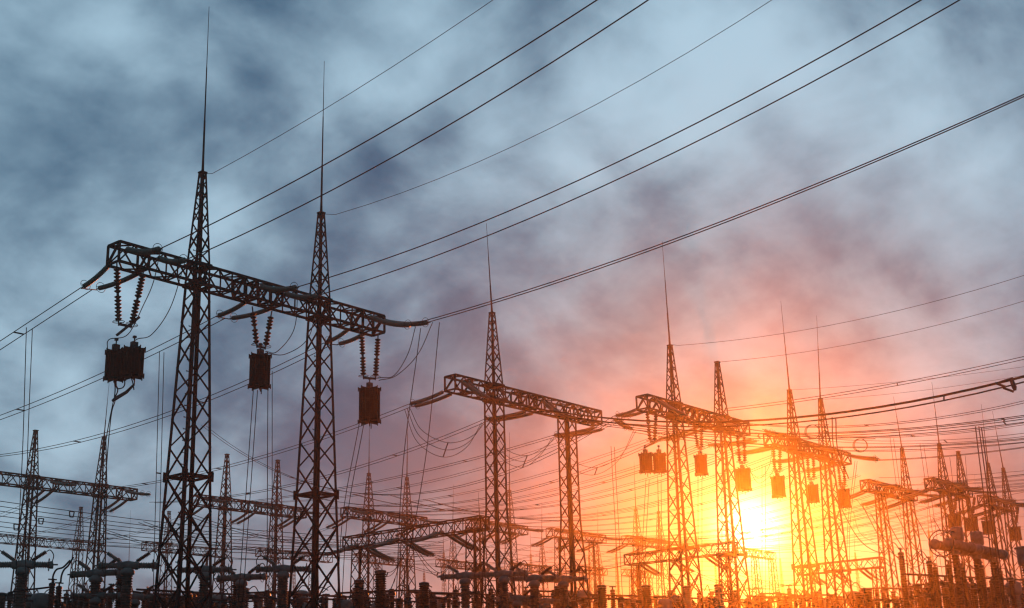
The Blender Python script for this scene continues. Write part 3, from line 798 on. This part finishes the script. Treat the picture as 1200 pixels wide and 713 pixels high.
def linkage():
    Y = 38.6; g_ = lambda x, y: aty(x, y, Y)
    t = thing('link_fitting', 'dark slanted link arm hanging under the two touching black wave traps', 'fitting', g_(134, 468))
    m = MB(); m.tube([g_(132, 470), g_(136, 467), g_(148, 460), g_(157, 451)], [.05, .07, .06, .04], 7); m.build('link_arm', DARKM, t)
    for pp in ([(134, 446), (135, 456), (134, 468)], [(136, 446), (137, 455), (143, 455), (146, 451), (146, 444)], [(154, 443), (156, 450), (157, 457)], [(133, 447), (138, 457), (134, 467)]):
        m = MB(); m.tube(cat([g_(*q) for q in pp], 5), .022, 5); m.build('connecting_wire', WIRE, t)
    cable('left dropper wire falling from the link arm under the black wave traps', cat([g_(133, 470), g_(127, 500), g_(118, 555), g_(108, 640)], 6), .018, 'dropper_wire', 'wire', DR)
    cable('right dropper wire falling from the link arm under the black wave traps', cat([g_(135, 470), g_(130, 490), g_(124, 560), g_(121, 640)], 6), .018, 'dropper_wire', 'wire', DR)
linkage()
dropper('twin dropper wires right of the stub tower with a small clip', 57, (716, 523), (725, 690), pair=.3)
dropper('twin dropper wires under the left orange wave trap', 59.0, (757, 562), (750, 690), pair=.3)
dropper('twin dropper wires under the right orange wave trap', 59.6, (771, 562), (772, 690), pair=.3)
dropper('twin dropper wires under the lone trap of the orange gantry', 63, (818, 558), (818, 690), pair=.4)
dropper('thin dropper wires just left of the sun', 68, (846, 520), (846, 690), pair=.4)
dropper('thin dropper wires just right of the sun', 72, (893, 545), (893, 690), pair=.4)
dropper('twin dropper wires right of the golden gantry', 78, (1002, 540), (995, 690), pair=.3, bend=.3)
dropper('twin dropper wires hanging left of the small gantry', 60, (975, 489), (990, 560), .03, pair=.4, bend=.25)
dropper('twin dropper wires left of the orange-red gantry spike', 80, (1043, 513), (1060, 640), pair=.5)
dropper('twin dropper wires between the two right-hand gantries', 84, (1078, 520), (1095, 640), pair=.6)
dropper('left of the dark droppers falling by the rightmost gantry', 66, (1143, 500), (1160, 640), .03)
dropper('middle of the dark droppers falling by the rightmost gantry', 67, (1147, 500), (1166, 640), .03, pair=.35)
dropper('thin dropper wire beside the blunt tower at right', 88, (1131, 534), (1140, 640))
dropper('thin dropper wire just left of the blunt tower at right', 85, (1113, 536), (1122, 610))

# loops and jumpers in a plane Y
JL = 'hanging jumper loops'
def loop(label, Y, pts, n=1, off=(.0, .12), r=.016):
    q = cat([aty(*p, Y) for p in pts], 8)
    if n == 1: cable(label, q, r, 'jumper_wire', 'wire', JL)
    else: bundle(label, [[p + Vector((0, off[0] * k, -off[1] * k * (4 * (j / (len(q) - 1)) * (1 - j / (len(q) - 1))))) for j, p in enumerate(q)] for k in range(n)], r, (.5,), 'hanging jumper loop bundles')
loop('jumper wire from the near string to the left trap of the nearest gantry', 37.6, [(188, 293), (180, 330), (168, 358), (150, 392), (128, 398), (126, 410)])
loop('jumper wire sagging from the nearest tower to the right black trap', 37.8, [(217, 306), (200, 360), (178, 392), (160, 398), (150, 410)])
loop('jumper wire sagging left from the middle near string to the smooth trap', 37.5, [(349, 338), (345, 385), (325, 412), (311, 412)])
loop('jumper wire sagging from the second tower to the smooth trap', 37.7, [(372, 348), (362, 395), (335, 415), (311, 414)])
loop('jumper wire curving from the right tip of nearest gantry to the large trap', 36.6, [(487, 383), (478, 415), (462, 440), (445, 443)])
loop('outer jumper wire curving from the right tip of nearest gantry to the large trap', 36.4, [(507, 378), (490, 415), (465, 440), (444, 446)])
loop('triple jumper loop sagging under the left half of the central gantry', 46.3, [(480, 478), (495, 505), (525, 519), (552, 512), (570, 494)], 3, (.18, .35))
loop('triple jumper loop sagging between central tower and stub tower', 46.3, [(577, 500), (594, 527), (618, 534), (638, 524), (652, 513)], 3, (.18, .30))
loop('jumper loop bundle sagging right of the stub tower', 45.0, [(655, 514), (672, 540), (700, 548), (728, 533), (746, 504)], 2, (.22, .4))
loop('left jumper wire from the orange gantry to its left trap', 38.8, [(800, 487), (795, 520), (782, 533), (760, 530)])
loop('jumper wire from the orange gantry to its lone trap', 38.8, [(862, 501), (852, 520), (838, 532), (824, 532)])
loop('jumper wire loop between the traps above the sun', 39, [(874, 545), (882, 556), (892, 560), (902, 545), (905, 522)])
loop('second jumper wire loop between the traps above the sun', 39.4, [(877, 548), (888, 566), (900, 560), (909, 548)])
loop('jumper loop sagging left of the small gantry', 45, [(1003, 585), (1020, 603), (1040, 605), (1060, 600), (1085, 585)])
loop('jumper loop sagging from small gantry to orange-red gantry', 45, [(1050, 590), (1070, 612), (1098, 610), (1120, 590)])
loop('thin jumper loop below the small gantry', 46, [(1000, 600), (1008, 625), (1030, 640), (1050, 660)])
loop('dark jumper loop under the bus portal left of centre', 50, [(430, 640), (447, 667), (462, 668), (478, 640)], 2, (.1, .2))
loop('wide dark jumper loop right of the bus portal beam', 50, [(480, 632), (505, 665), (522, 668), (548, 632)], 2, (.1, .2))
loop('narrow looping jumper left of the far red gantry', 49, [(470, 640), (467, 665), (458, 690), (448, 705)], 2, (.1, .2))
# coiled rings near the golden gantry
for px, py, lab in ((953, 506, 'coiled wire ring between the two spiked towers right of the sun'), (1009, 522, 'coiled wire ring right of the golden gantry')):
    p = aty(px, py, 37.0); m = MB()
    for k in range(3): m.ring(p + Vector((0, .04 * k, 0)), (.85, .5, 0), .40 + .015 * k, .018, 28, 5)
    m.bar(p + Vector((-.05, 0, .40)), p + Vector((.9, -.6, .45)), .04)
    tag(m.build('wire_ring', WIRE, None, p), lab, 'wire ring', 'coiled wire rings')
# clamp on the thick bundle near the right edge
def clampfit():
    X = 47.0; pa, pb, pc = atx(573, 467, X), atx(880, 493, X), atx(1200, 441, X); p0 = atx(1187, 444, X)
    row = para(X, [yz(pa), yz(pb), yz(pc)], p0.y, p0.y + 2.2, 8); p = row[0]
    t = thing('tension_clamp', 'dark tension clamp on the thick bundle near the right edge', 'clamp', p, None)
    m = MB(); m.tube([p + Vector((.05, 0, -.42)), p + Vector((.02, 0, -.3)), p + Vector((0, .05, -.05)), p, row[1], row[2]], [.05, .09, .08, .07, .06, .03], 6); m.build('clamp_body', DARKM, t)
    q = row[2]; m = MB(); m.tube([q + Vector((0, .1, 0)), q + Vector((0, -.25, -.2))], .045, 5); m.build('bolt_lug', DARKM, t)
    q = row[1]; m = MB(); m.tube([q + Vector((.1, .15, -.22)), q + Vector((.1, -.2, -.42))], .045, 5); m.build('bolt_lug', DARKM, t)
clampfit()
# side portal strings
for key, nm in (('P1', 'dark red bus portal'), ('P2', 'yellow bus portal'), ('P3', 'small right-hand bus portal')):
    G = GAN[key]; A, B = G['A'], G['B']; X = A.x; L = B.y - A.y
    for i, f in enumerate((.12, .42, .74)):
        y = A.y + L * f; w = ('far', 'middle', 'near')[i]
        for sgn, wd in (((1, 'right'), (-1, 'left')) if key == 'P1' else ((1, 'right'),)):
            x0 = X + (.72 if sgn > 0 else -.02); a = Vector((x0, y, 11.45)); b = a + Vector((2.1 * sgn, 0, -.65))
            double_string(f'{w} double insulator string sloping {wd} from the {nm} beam', a, b, a + Vector((0, .4, 0)), b + Vector((0, .4, 0)), r=.095, ring=False, grp='double insulator strings on the bus portals')
            e = b + Vector((14 * sgn, 0, .1))
            rows = [[b + Vector((.15 * sgn, o, 0)) + (e - b) * (k / 14) - Vector((0, 0, 3.0 * (k/14) * (1 - k/14))) for k in range(15)] for o in (0, .4)]
            bundle(f'twin bus wires on the {wd} of the {nm}, {w} pair', rows, .015, (.5,), 'twin bus wires held by the bus portals')

# ------------------------------------------------------------------ switchgear on the ground
def stand(mb, x0, y0, z, w=.45):
    for q in (-1, 1):
        for r in (-1, 1): mb.bar((x0 + q*w/2, y0 + r*w/2, 0), (x0 + q*w/2, y0 + r*w/2, z), .07)
    n = max(2, round(z / .8))
    for k in range(n):
        a, b = z * k / n, z * (k + 1) / n; s_ = w / 2 * (1 if k % 2 else -1)
        for r in (-1, 1):
            mb.bar((x0 - s_, y0 + r*w/2, a), (x0 + s_, y0 + r*w/2, b), .035); mb.bar((x0 + r*w/2, y0 - s_, a), (x0 + r*w/2, y0 + s_, b), .035)
    mb.box((x0, y0, z + .03), w + .2, w + .2, .07)
O = Vector((0, 0, 0))
def mk_breaker(H=8.0, m=GREY):
    t = thing('circuit_breaker', 'x', 'circuit breaker', O, 'grey T-shaped circuit breakers')
    b = MB(); b.box((0, 0, .9), .9, .9, 1.4); b.tube([(0, 0, 1.55), (0, 0, 1.9)], [.36, .28], 12); b.build('base_tank', PAINT, t)
    for z0, z1, ra, rb in ((1.9, 4.6, .19, .24), (4.8, H - .35, .17, .22)):
        c = MB(); c.sheds([(0, 0, z0), (0, 0, z1)], ra, rb, .10, 14); smooth(c.build('support_insulator', DARKPOR, t))
    f = MB(); f.tube([(0, 0, 4.6), (0, 0, 4.8)], .25, 14); smooth(f.build('flange', PAINT, t))
    f = MB(); f.tube([(0, 0, H - .38), (0, 0, H - .34), (0, 0, H - .22), (0, 0, H - .10)], [.20, .27, .27, .18], 14); smooth(f.build('flange', PAINT, t))
    hd = MB(); hd.tube([(-.42, 0, H), (-.38, 0, H), (-.28, 0, H), (-.26, 0, H), (0, 0, H + .01), (.26, 0, H), (.28, 0, H), (.38, 0, H), (.42, 0, H)], [.12, .17, .17, .145, .18, .145, .17, .17, .12], 14)
    smooth(hd.build('head_housing', PAINT, t))
    for s_ in (-1, 1):
        h = MB(); h.sheds([(s_ * .42, 0, H), (s_ * 1.0, 0, H - .01)], .095, .135, .06, 12); ho = smooth(h.build('interrupter', m, t))
        e = MB(); e.tube([(s_ * .98, 0, H - .01), (s_ * 1.0, 0, H - .01), (s_ * 1.10, 0, H - .01), (s_ * 1.12, 0, H), (s_ * 1.28, 0, H)], [.12, .15, .15, .03, .03], 12); smooth(e.build('end_cap', PAINT, ho))
        a = MB(); a.sheds([(s_ * .32, 0, H + .16), (s_ * .82, 0, H + .50)], .055, .085, .06, 10); ao = smooth(a.build('grading_resistor', BROWN if s_ > 0 else m, t))
        w = MB(); w.tube(cat([(s_ * .82, 0, H + .50), (s_ * .96, 0, H + .56), (s_ * 1.10, 0, H + .36), (s_ * 1.06, 0, H + .10)], 5), .02, 5); smooth(w.build('connecting_loop', WIRE, ao))
        w = MB(); w.ring((s_ * .95, 0, H), (1, 0, 0), .24, .014, 16, 4); w.build('grading_ring', DARKM, ho)
    return t
def mk_post(H=7.4, zs=2.6, r=.135, m=BROWN, cap=True, nm='post_insulator', ct='insulator', grp='dark ribbed posts among the switchgear'):
    t = thing(nm, 'x', ct, O, grp)
    s = MB(); stand(s, 0, 0, zs, .5); s.build('steel_stand', STEEL, t)
    c = MB(); md = (zs + H) / 2; c.sheds([(0, 0, zs + .12), (0, 0, md - .06)], r * .74, r, .095, 12); c.sheds([(0, 0, md + .06), (0, 0, H)], r * .74, r, .095, 12)
    smooth(c.build('ribbed_column', m, t))
    for z0, z1, rr in ((zs + .05, zs + .13, .95), (md - .07, md + .07, .85)):
        f = MB(); f.tube([(0, 0, z0), (0, 0, z1)], r * rr, 12); f.build('metal_collar', DARKM, t)
    f = MB(); f.tube([(0, 0, H), (0, 0, H + .10), (0, 0, H + .14)], [r * .95, r * .95, r * .5], 12)
    if cap: f.tube([(0, 0, H + .14), (0, 0, H + .3)], .04, 6); f.bar((-.18, 0, H + .26), (.18, 0, H + .26), .05)
    f.build('metal_cap', DARKM, t); return t
def mk_ct(H=7.2, m=GREY):
    t = thing('current_transformer', 'x', 'transformer', O, 'current transformers with a wide head')
    s = MB(); stand(s, 0, 0, 3.0, .6); s.build('steel_stand', STEEL, t)
    c = MB(); c.sheds([(0, 0, 3.5), (0, 0, H - .65)], .20, .27, .09, 14); smooth(c.build('ribbed_column', m, t))
    f = MB(); f.tube([(0, 0, 3.06), (0, 0, 3.5)], .34, 14); f.build('base_tank', PAINT, t)
    h = MB(); h.tube([(0, 0, H - .65), (0, 0, H - .55), (0, 0, H - .08), (0, 0, H), (0, 0, H + .03)], [.24, .36, .36, .26, .08], 16); ho = smooth(h.build('head_tank', PAINT, t))
    k = MB(); k.tube([(-.62, 0, H - .3), (.62, 0, H - .3)], .045, 8); k.bar((-.62, 0, H - .36), (-.62, 0, H - .24), .10); k.bar((.62, 0, H - .36), (.62, 0, H - .24), .10); k.build('terminal', DARKM, ho)
    return t
def mk_disc(H=7.3):
    t = thing('disconnector', 'x', 'disconnector', O, 'disconnector switches on lattice stands')
    s = MB()
    for q in (-1.25, 1.25): stand(s, q, 0, 4.6, .38)
    s.bar((-1.7, -.12, 4.72), (1.7, -.12, 4.72), .12, .16); s.bar((-1.7, .12, 4.72), (1.7, .12, 4.72), .12, .16); s.build('support_frame', STEEL, t)
    for q in (-1.25, 0, 1.25):
        c = MB(); c.sheds([(q, 0, 4.85), (q, 0, H)], .085, .125, .10, 10); co = smooth(c.build('post', BROWN, t))
        e = MB(); e.box((q, 0, H + .06), .3, .2, .12); e.build('cap', DARKM, co)
    b = MB(); b.tube([(-1.35, 0, H + .16), (-.05, 0, H + .20)], .045, 8); b.tube([(.05, 0, H + .20), (1.35, 0, H + .16)], .045, 8); b.box((0, 0, H + .2), .22, .14, .16)
    b.tube(cat([(1.35, 0, H + .16), (1.6, 0, H + .45), (1.95, 0, H + .3)], 5), .025, 5); b.tube(cat([(-1.35, 0, H + .16), (-1.6, 0, H + .5), (-2.0, 0, H + .2)], 5), .025, 5)
    b.build('switch_blade', WIRE, t); return t
protos = {}
def place(kind, label, x, y, z_at=None, rz=0, sc=1.0):
    mk, used = protos[kind]
    if used[0]: o = copy_tree(mk)
    else: o = mk; used[0] = True
    o.location = (x, y, 0); o.rotation_euler = (0, 0, rz); o.scale = (sc, sc, sc); o['label'] = label
    return o
for k, f in (('brk', mk_breaker), ('post', mk_post), ('thick', lambda: mk_post(7.9, 2.6, .26, BROWN, False, 'surge_arrester', 'arrester', 'thick dark arresters without fittings')),
             ('grey', lambda: mk_post(7.8, 2.4, .24, GREY, False, 'coupling_capacitor', 'capacitor', 'pale ribbed capacitor columns')), ('ct', mk_ct), ('disc', mk_disc)):
    protos[k] = (f(), [False])
def put(kind, label, px, py, H, rz=0, ref=None):
    """photo position of the top at real height H -> ground position"""
    p = atz(px, py, H); ref = ref or H
    return place(kind, label, p.x, p.y, None, R_(rz), H / ref)
put('brk', 'grey T-shaped breaker at the bottom left corner', 27, 662, 8.0, -36)
put('brk', 'grey T-shaped breaker left of the dark arrester, right head by nearest tower', 150, 663, 8.0, -38)
put('brk', 'grey T-shaped breaker just right of the spikeless far tower, near left', 113, 672, 8.0, -60)
put('brk', 'grey T-shaped breaker seen between the legs of the nearest spiked tower', 240, 668, 8.0, -38)
put('brk', 'grey T-shaped breaker half hidden left of the second spiked tower, dark column before it', 283, 677, 8.0, -60)
put('brk', 'grey T-shaped breaker left of the second spiked tower above the pale column', 332, 667, 8.0, -38)
put('brk', 'orange-lit T-shaped breaker between bus portal and central tower', 545, 675, 8.0, -60)
put('brk', 'orange-lit T-shaped breaker behind the central tower legs', 590, 673, 8.0, -48)
put('brk', 'orange-lit T-shaped breaker between the central tower and the stub tower', 626, 678, 8.0, -48)
put('brk', 'golden T-shaped breaker behind the stub tower legs', 660, 679, 8.0, -52)
put('brk', 'lower grey T-shaped breaker under the dark arrester at left', 112, 698, 7.1, -36, 8.0)
put('brk', 'lower grey T-shaped breaker just right of the dark arrester', 158, 700, 7.1, -36, 8.0)
put('brk', 'lower orange T-shaped breaker at the foot of the stub tower', 606, 702, 7.1, -48, 8.0)
put('brk', 'lower orange T-shaped breaker right of the central tower', 640, 705, 7.1, -48, 8.0)
put('thick', 'thick dark arrester standing left of the nearest spiked tower', 143, 678, 7.9)
put('thick', 'thick dark arrester between the nearest two towers', 279, 682, 7.9)
put('thick', 'thick dark arrester beneath the left end of the dark red bus portal', 421, 683, 7.9)
put('thick', 'thick dark arrester right of the dark red bus portal left column', 446, 672, 7.9)
put('thick', 'thick round-topped arrester between bus portal and central tower', 497, 686, 7.9)
put('thick', 'thick orange arrester at the foot of the stub tower', 655, 690, 7.9)
put('thick', 'thick orange arrester right of the stub tower', 705, 689, 7.9)
put('thick', 'thick golden arrester at the foot of the yellow bus portal', 757, 689, 7.9)
put('thick', 'golden arrester left of the small bus portal', 1007, 697, 7.9)
put('thick', 'golden arrester beside the small bus portal, right of the other', 1017, 693, 7.9)
put('grey', 'pale ribbed column just left of the second spiked tower', 331, 679, 7.8)
put('grey', 'pale ribbed column below the sun, left one', 805, 690, 7.8)
put('grey', 'pale ribbed column below the sun, right one', 842, 688, 7.8)
put('ct', 'light grey headed transformer at the bottom left beside twin posts', 48, 696, 7.2)
put('ct', 'light grey headed transformer at the bottom edge right of second tower', 404, 704, 7.2)
put('ct', 'orange headed transformer at the bottom edge below the yellow portal', 779, 703, 7.2)
put('post', 'left of the twin ribbed posts at the bottom left', 61, 687, 7.4)
put('post', 'right of the twin ribbed posts at the bottom left', 69, 691, 7.4)
DL = [(12, 697), (88, 699), (178, 700), (205, 698), (232, 702), (262, 704), (300, 700), (352, 704), (378, 702), (432, 706), (468, 704), (520, 702), (560, 706), (684, 703), (728, 702), (812, 706),
      (858, 705), (900, 706), (940, 704), (978, 707), (1040, 703), (1068, 700), (1096, 696), (1180, 700)]
where = ['in the bottom left corner', 'right of the twin ribbed posts', 'right of the thick dark arrester', 'at the left leg of the nearest tower', 'between the nearest tower legs', 'right of the nearest tower foot', 'left of the pale ribbed column',
         'right of the pale ribbed column', 'inside the second tower legs', 'below the dark red bus portal', 'below the middle of the dark red bus portal', 'right of the round-topped arrester', 'under the right column of the dark red portal',
         'between stub tower and its right arrester', 'left of the golden arrester', 'under the blunt tower of the orange gantry', 'under the sun, left of centre', 'directly under the sun', 'under the left golden spiked tower', 'under the right golden spiked tower',
         'left of the small gantry tower', 'under the spiked tower of the small gantry', 'left of the big breaker columns', 'under the rightmost gantry']
for i, (x, y) in enumerate(DL):
    put('disc', 'low disconnector switch ' + where[i], x, y, 7.6, (-15, 70, -10, 20)[i % 4] * 1.0, 7.5)
PL = [(102, 700), (192, 704), (222, 700), (248, 708), (317, 706), (366, 706), (395, 709), (480, 708), (509, 706), (533, 703), (577, 701), (672, 704), (742, 706), (795, 705), (828, 708), (876, 704), (915, 708), (962, 703), (1028, 705), (1052, 706), (1082, 704)]
for i, (x, y) in enumerate(PL):
    put('post', 'slim brown ribbed post ' + ['left of the thick dark arrester', 'by the left leg of the nearest tower', 'inside the legs of the nearest tower', 'by the right leg of the nearest tower', 'left of the pale ribbed column', 'inside the second spiked tower',
        'right of the second spiked tower', 'left of the round-topped arrester', 'right of the round-topped arrester', 'near the right column of the dark red portal', 'by the left leg of the central tower', 'by the right leg of the stub tower', 'left of the golden arrester',
        'left of the pale column below the sun', 'between the two pale columns below the sun', 'right of the pale columns below the sun', 'just right below the sun', 'between the two golden spiked towers', 'right of the small bus portal', 'left of the small gantry spiked tower', 'right of the small gantry spiked tower'][i], x, y, 7.4)
# the big breaker at right: horizontal heads on three tall columns
def big_breaker():
    H = 9.2; p = atz(1125, 645, H); e = Vector((.62, -.78, 0)).normalized()
    e = (atz(1166, 652, H) - atz(1104, 640, H)); e.z = 0; L = e.length; e.normalize()
    o = atz(1104, 640, H); o.z = 0
    t = thing('circuit_breaker', 'largest orange breaker at right with horizontal cylinders on three tall columns', 'circuit breaker', o, 'large breakers at right')
    def q(d, z, n=0): return o + e * d + Vector((-e.y, e.x, 0)) * n + Vector((0, 0, z))
    for f in (.22, .62, .95):
        c = MB(); c.sheds([q(L * f, 5.3), q(L * f, H - .3)], .15, .20, .13, 12); c.sheds([q(L * f, 2.2), q(L * f, 5.0)], .17, .22, .13, 12)
        co = smooth(c.build('support_insulator', BROWN, t)); 
        for pa, pb in ((5.0, 5.3), (H - .32, H - .12)): m = MB(); m.tube([q(L*f, pa), q(L*f, pb)], .25, 12); m.build('flange', PAINT, co)
        m = MB(); m.box(q(L * f, 1.1), .8, .8, 2.2); m.build('base_tank', PAINT, t)
    for n in (-.32, .38):
        m = MB(); m.sheds([q(.2, H + .12, n), q(L * .42, H + .10, n)], .17, .225, .1, 12); m.sheds([q(L * .55, H + .10, n), q(L * 1.02, H + .08, n)], .17, .225, .1, 12); smooth(m.build('interrupter', GREY, t))
        for pp, rr in (([q(-.15, H + .12, n), q(.0, H + .12, n), q(.22, H + .12, n)], [.16, .26, .26]), ([q(L * .40, H + .1, n), q(L * .43, H + .1, n), q(L * .485, H + .1, n), q(L * .54, H + .1, n), q(L * .57, H + .1, n)], [.26, .26, .2, .26, .26]), ([q(L * 1.0, H + .08, n), q(L * 1.06, H + .08, n)], .25)):
            m = MB(); m.tube(pp, rr, 14); smooth(m.build('head_housing', PAINT, t))
    for f in (.30, .68):
        m = MB(); m.tube([q(L * f, H + .36), q(L * f, H + .42), q(L * f, H + 1.02), q(L * f, H + 1.08)], [.22, .32, .32, .22], 16); smooth(m.build('capacitor_can', PAINT, t))
    m = MB(); m.ring(q(-.05, H + .12), e, .62, .03, 26, 5); m.ring(q(-.05, H + .12), e, .46, .02, 24, 5)
    m.tube(cat([q(0, H + .5), q(L * .2, H + .85), q(L * .4, H + .6)], 6), .03, 5); m.tube(cat([q(L * .6, H + .6), q(L * .9, H + .9), q(L * 1.1, H + .3), q(L * 1.25, H - .8)], 6), .03, 5)
    m.build('grading_ring', DARKM, t)
big_breaker()
def edge_bushing():
    p = atz(1201, 641, 9.0); x, y = p.x, p.y
    t = thing('voltage_transformer', 'pale cylinder head on a thick dark ribbed column at the right edge', 'transformer', (x, y, 0))
    c = MB(); c.sheds([(x, y, 2.5), (x, y, 8.1)], .22, .30, .12, 16); smooth(c.build('ribbed_column', BROWN, t))
    h = MB(); h.tube([(x, y, 8.1), (x, y, 8.2), (x, y, 8.9), (x, y, 9.0)], [.3, .42, .42, .2], 18); h.ring((x, y, 8.95), (0, 0, 1), .45, .05, 24, 6); smooth(h.build('head_tank', PAINT, t))
    b = MB(); b.box((x, y, 1.25), 1.2, 1.2, 2.5); b.build('base_tank', PAINT, t)
edge_bushing()
RP = [(1056, 651, 9.0, 'slender post with looping wire left of the big breaker'), (1089, 661, 8.6, 'post with wire loop just left of the big breaker'), (1096, 668, 8.6, 'post standing behind the left post beside the big breaker'),
      (1112, 665, 8.4, 'post under the left end of the big breaker'), (1128, 668, 8.4, 'post under the middle of the big breaker'), (1150, 666, 8.4, 'post between the columns under the big breaker'), (1172, 672, 8.4, 'post right of the big breaker columns'), (1185, 680, 8.2, 'post at right near the thick dark bushing')]
for i, (x, y, H, lab) in enumerate(RP):
    o = put('post', lab, x, y, H, 0, 7.4); p = o.location
    a = Vector((p.x, p.y, H + .2)); cable('thin looping lead on the ' + lab.replace('with looping wire ', '').replace('with wire loop ', ''), cat([a, a + Vector((.3, .5, .5)), a + Vector((.6, 1.3, .1)), a + Vector((.5, 2.4, .9)), a + Vector((.8, 3.6, 3.2))], 6), .022, 'connecting_lead', 'wire', 'thin leads looping up from the posts at right')
for i, (x, y) in enumerate(((1075, 686), (1108, 684), (1135, 688), (1160, 690), (1190, 694))):
    put('disc', 'disconnector switch under the big breaker, ' + ['left of its first column', 'by its first column', 'by its middle column', 'by its last column', 'beside the thick dark bushing'][i], x, y, 8.4, (60, -20, 30, -50, 10)[i], 7.5)
# the crowded strip of switchgear behind, at the photo's bottom edge
rc = random.Random(21)
zones = ((0, 95, 'left of the nearest spiked tower'), (95, 185, 'beside the thick dark arrester at left'), (185, 335, 'between the two nearest towers'), (335, 475, 'right of the second spiked tower'), (475, 620, 'around the central waisted tower'),
         (620, 740, 'around the stub tower'), (740, 880, 'left under the sun'), (880, 1030, 'right under the sun'), (1030, 1200, 'under the right-hand gantries'))
for x0, x1, nm in zones:
    n = round((x1 - x0) / 10)
    for k in range(n):
        px = x0 + (x1 - x0) * (k + rc.random()) / n; kind = rc.choice(('post', 'disc', 'post', 'disc', 'grey', 'thick', 'ct'))
        py = rc.uniform(692, 707) - (10 if px > 1030 else 0); H = rc.uniform(8.0, 10.4)
        lab = {'post': 'slim ribbed post', 'disc': 'lattice-mounted disconnector', 'grey': 'pale ribbed column', 'thick': 'short dark arrester', 'ct': 'broad-headed transformer'}[kind] + ' in the crowded bottom strip ' + nm
        p = atz(px, py, H); o = place(kind, lab, p.x, p.y, None, rc.uniform(-1, 1), H / {'post': 7.4, 'disc': 7.5, 'grey': 7.8, 'thick': 7.9, 'ct': 7.2}[kind]); o['group'] = lab + 's'
# loops at bottom left between the posts
def lead(label, pts, Y): cable(label, cat([aty(*p, Y) for p in pts], 7), .03, 'connecting_lead', 'wire', 'thick leads above the posts at bottom left')
lead('thick lead curving up right from the twin ribbed posts', [(63, 683), (62, 676), (66, 668), (74, 665), (82, 657)], 38)
lead('second thick lead curving up from the right ribbed post', [(71, 683), (72, 675), (75, 668), (80, 663), (86, 653)], 38)
lead('thick lead running left from the twin ribbed posts', [(61, 688), (45, 690), (25, 692), (10, 695)], 38)
# rigid busbars over the disconnectors
for i, (x0, x1, y, nm) in enumerate(((-5, 110, 699, 'low tube busbar at the bottom left'), (160, 300, 694, 'low tube busbar behind the nearest tower legs'), (335, 470, 699, 'low tube busbar behind the second tower'), (480, 690, 697, 'low tube busbar behind the central tower'),
                                     (690, 890, 700, 'low tube busbar left under the sun'), (880, 1090, 702, 'low tube busbar right under the sun'), (1060, 1200, 676, 'tube busbar crossing behind the big breaker columns'))):
    a = atz(x0, y - 3, 7.9); b = aty(x1, y + 4, a.y); m = MB(); m.tube([a, b], .05, 8)
    for k in range(5): q = a.lerp(b, (k + .5) / 5); m.tube([q, q - Vector((0, 0, .25))], .06, 6)
    o = smooth(m.build('busbar', WIRE, None, a)); tag(o, nm, 'busbar', 'rigid tube busbars')

# ------------------------------------------------------------------ trees far behind, under the sun
def tree(label, x, y, h, seed):
    rnd = random.Random(seed); t = thing('tree', label, 'tree', (x, y, 0), 'small trees beyond the yard')
    m = MB(); m.tube([(x, y, 0), (x + .1, y, h * .4), (x + .05, y, h * .85)], [.2, .13, .04], 7); tips = []
    for k in range(14):
        z = h * rnd.uniform(.3, .8); a = rnd.uniform(0, 6.28); l = h * .3 * (1.15 - z / h)
        q = Vector((x + math.cos(a) * l, y + math.sin(a) * l, z + l * .6)); m.tube([(x, y, z), q], [.05, .015], 5); tips.append(q)
    m.build('trunk', BARK, t)
    c = MB()
    for q in tips + [Vector((x, y, h * .9))]:
        for k in range(90):
            p = q + Vector((rnd.gauss(0, .45), rnd.gauss(0, .45), rnd.gauss(0, .40))); s_ = rnd.uniform(.07, .13)
            a = Vector((rnd.uniform(-1, 1), rnd.uniform(-1, 1), rnd.uniform(-1, 1))).normalized(); b = a.orthogonal().normalized()
            i = len(c.v); c.v += [p - a * s_, p + b * s_ * .6, p + a * s_, p - b * s_ * .6]; c.f.append((i, i+1, i+2, i+3))
    c.build('crown', LEAF, t)
for i, (px, Y, top, lab) in enumerate(((862, 62, 694, 'small bushy tree under the sun, left of the other two'), (890, 63, 690, 'middle small bushy tree directly under the sun'), (925, 60, 693, 'small bushy tree under the sun beside the golden spiked tower'))):
    p = aty(px, top, Y); tree(lab, p.x, Y, p.z, i + 3)

# ------------------------------------------------------------------ haze: thin evening air that the low sun lights up
hz = MB(); hz.box((100, 150, 14.5), 1220, 1120, 31.0)
hm = bpy.data.materials.new('evening_haze'); hm.use_nodes = True; t_ = hm.node_tree; t_.nodes.clear()
pv = t_.nodes.new('ShaderNodeVolumePrincipled'); ou = t_.nodes.new('ShaderNodeOutputMaterial'); t_.links.new(pv.outputs[0], ou.inputs['Volume'])
pv.inputs['Color'].default_value = (.96, .86, .70, 1); pv.inputs['Density'].default_value = .00082; pv.inputs['Anisotropy'].default_value = .918
ho = hz.build('haze', hm); ho['kind'] = 'stuff'; ho.display_type = 'WIRE'

for o in bpy.data.objects:
    l = o.get('label')
    if l and not 4 <= len(l.replace('-', ' ').split()) <= 16: print('LABEL', len(l.split()), l)
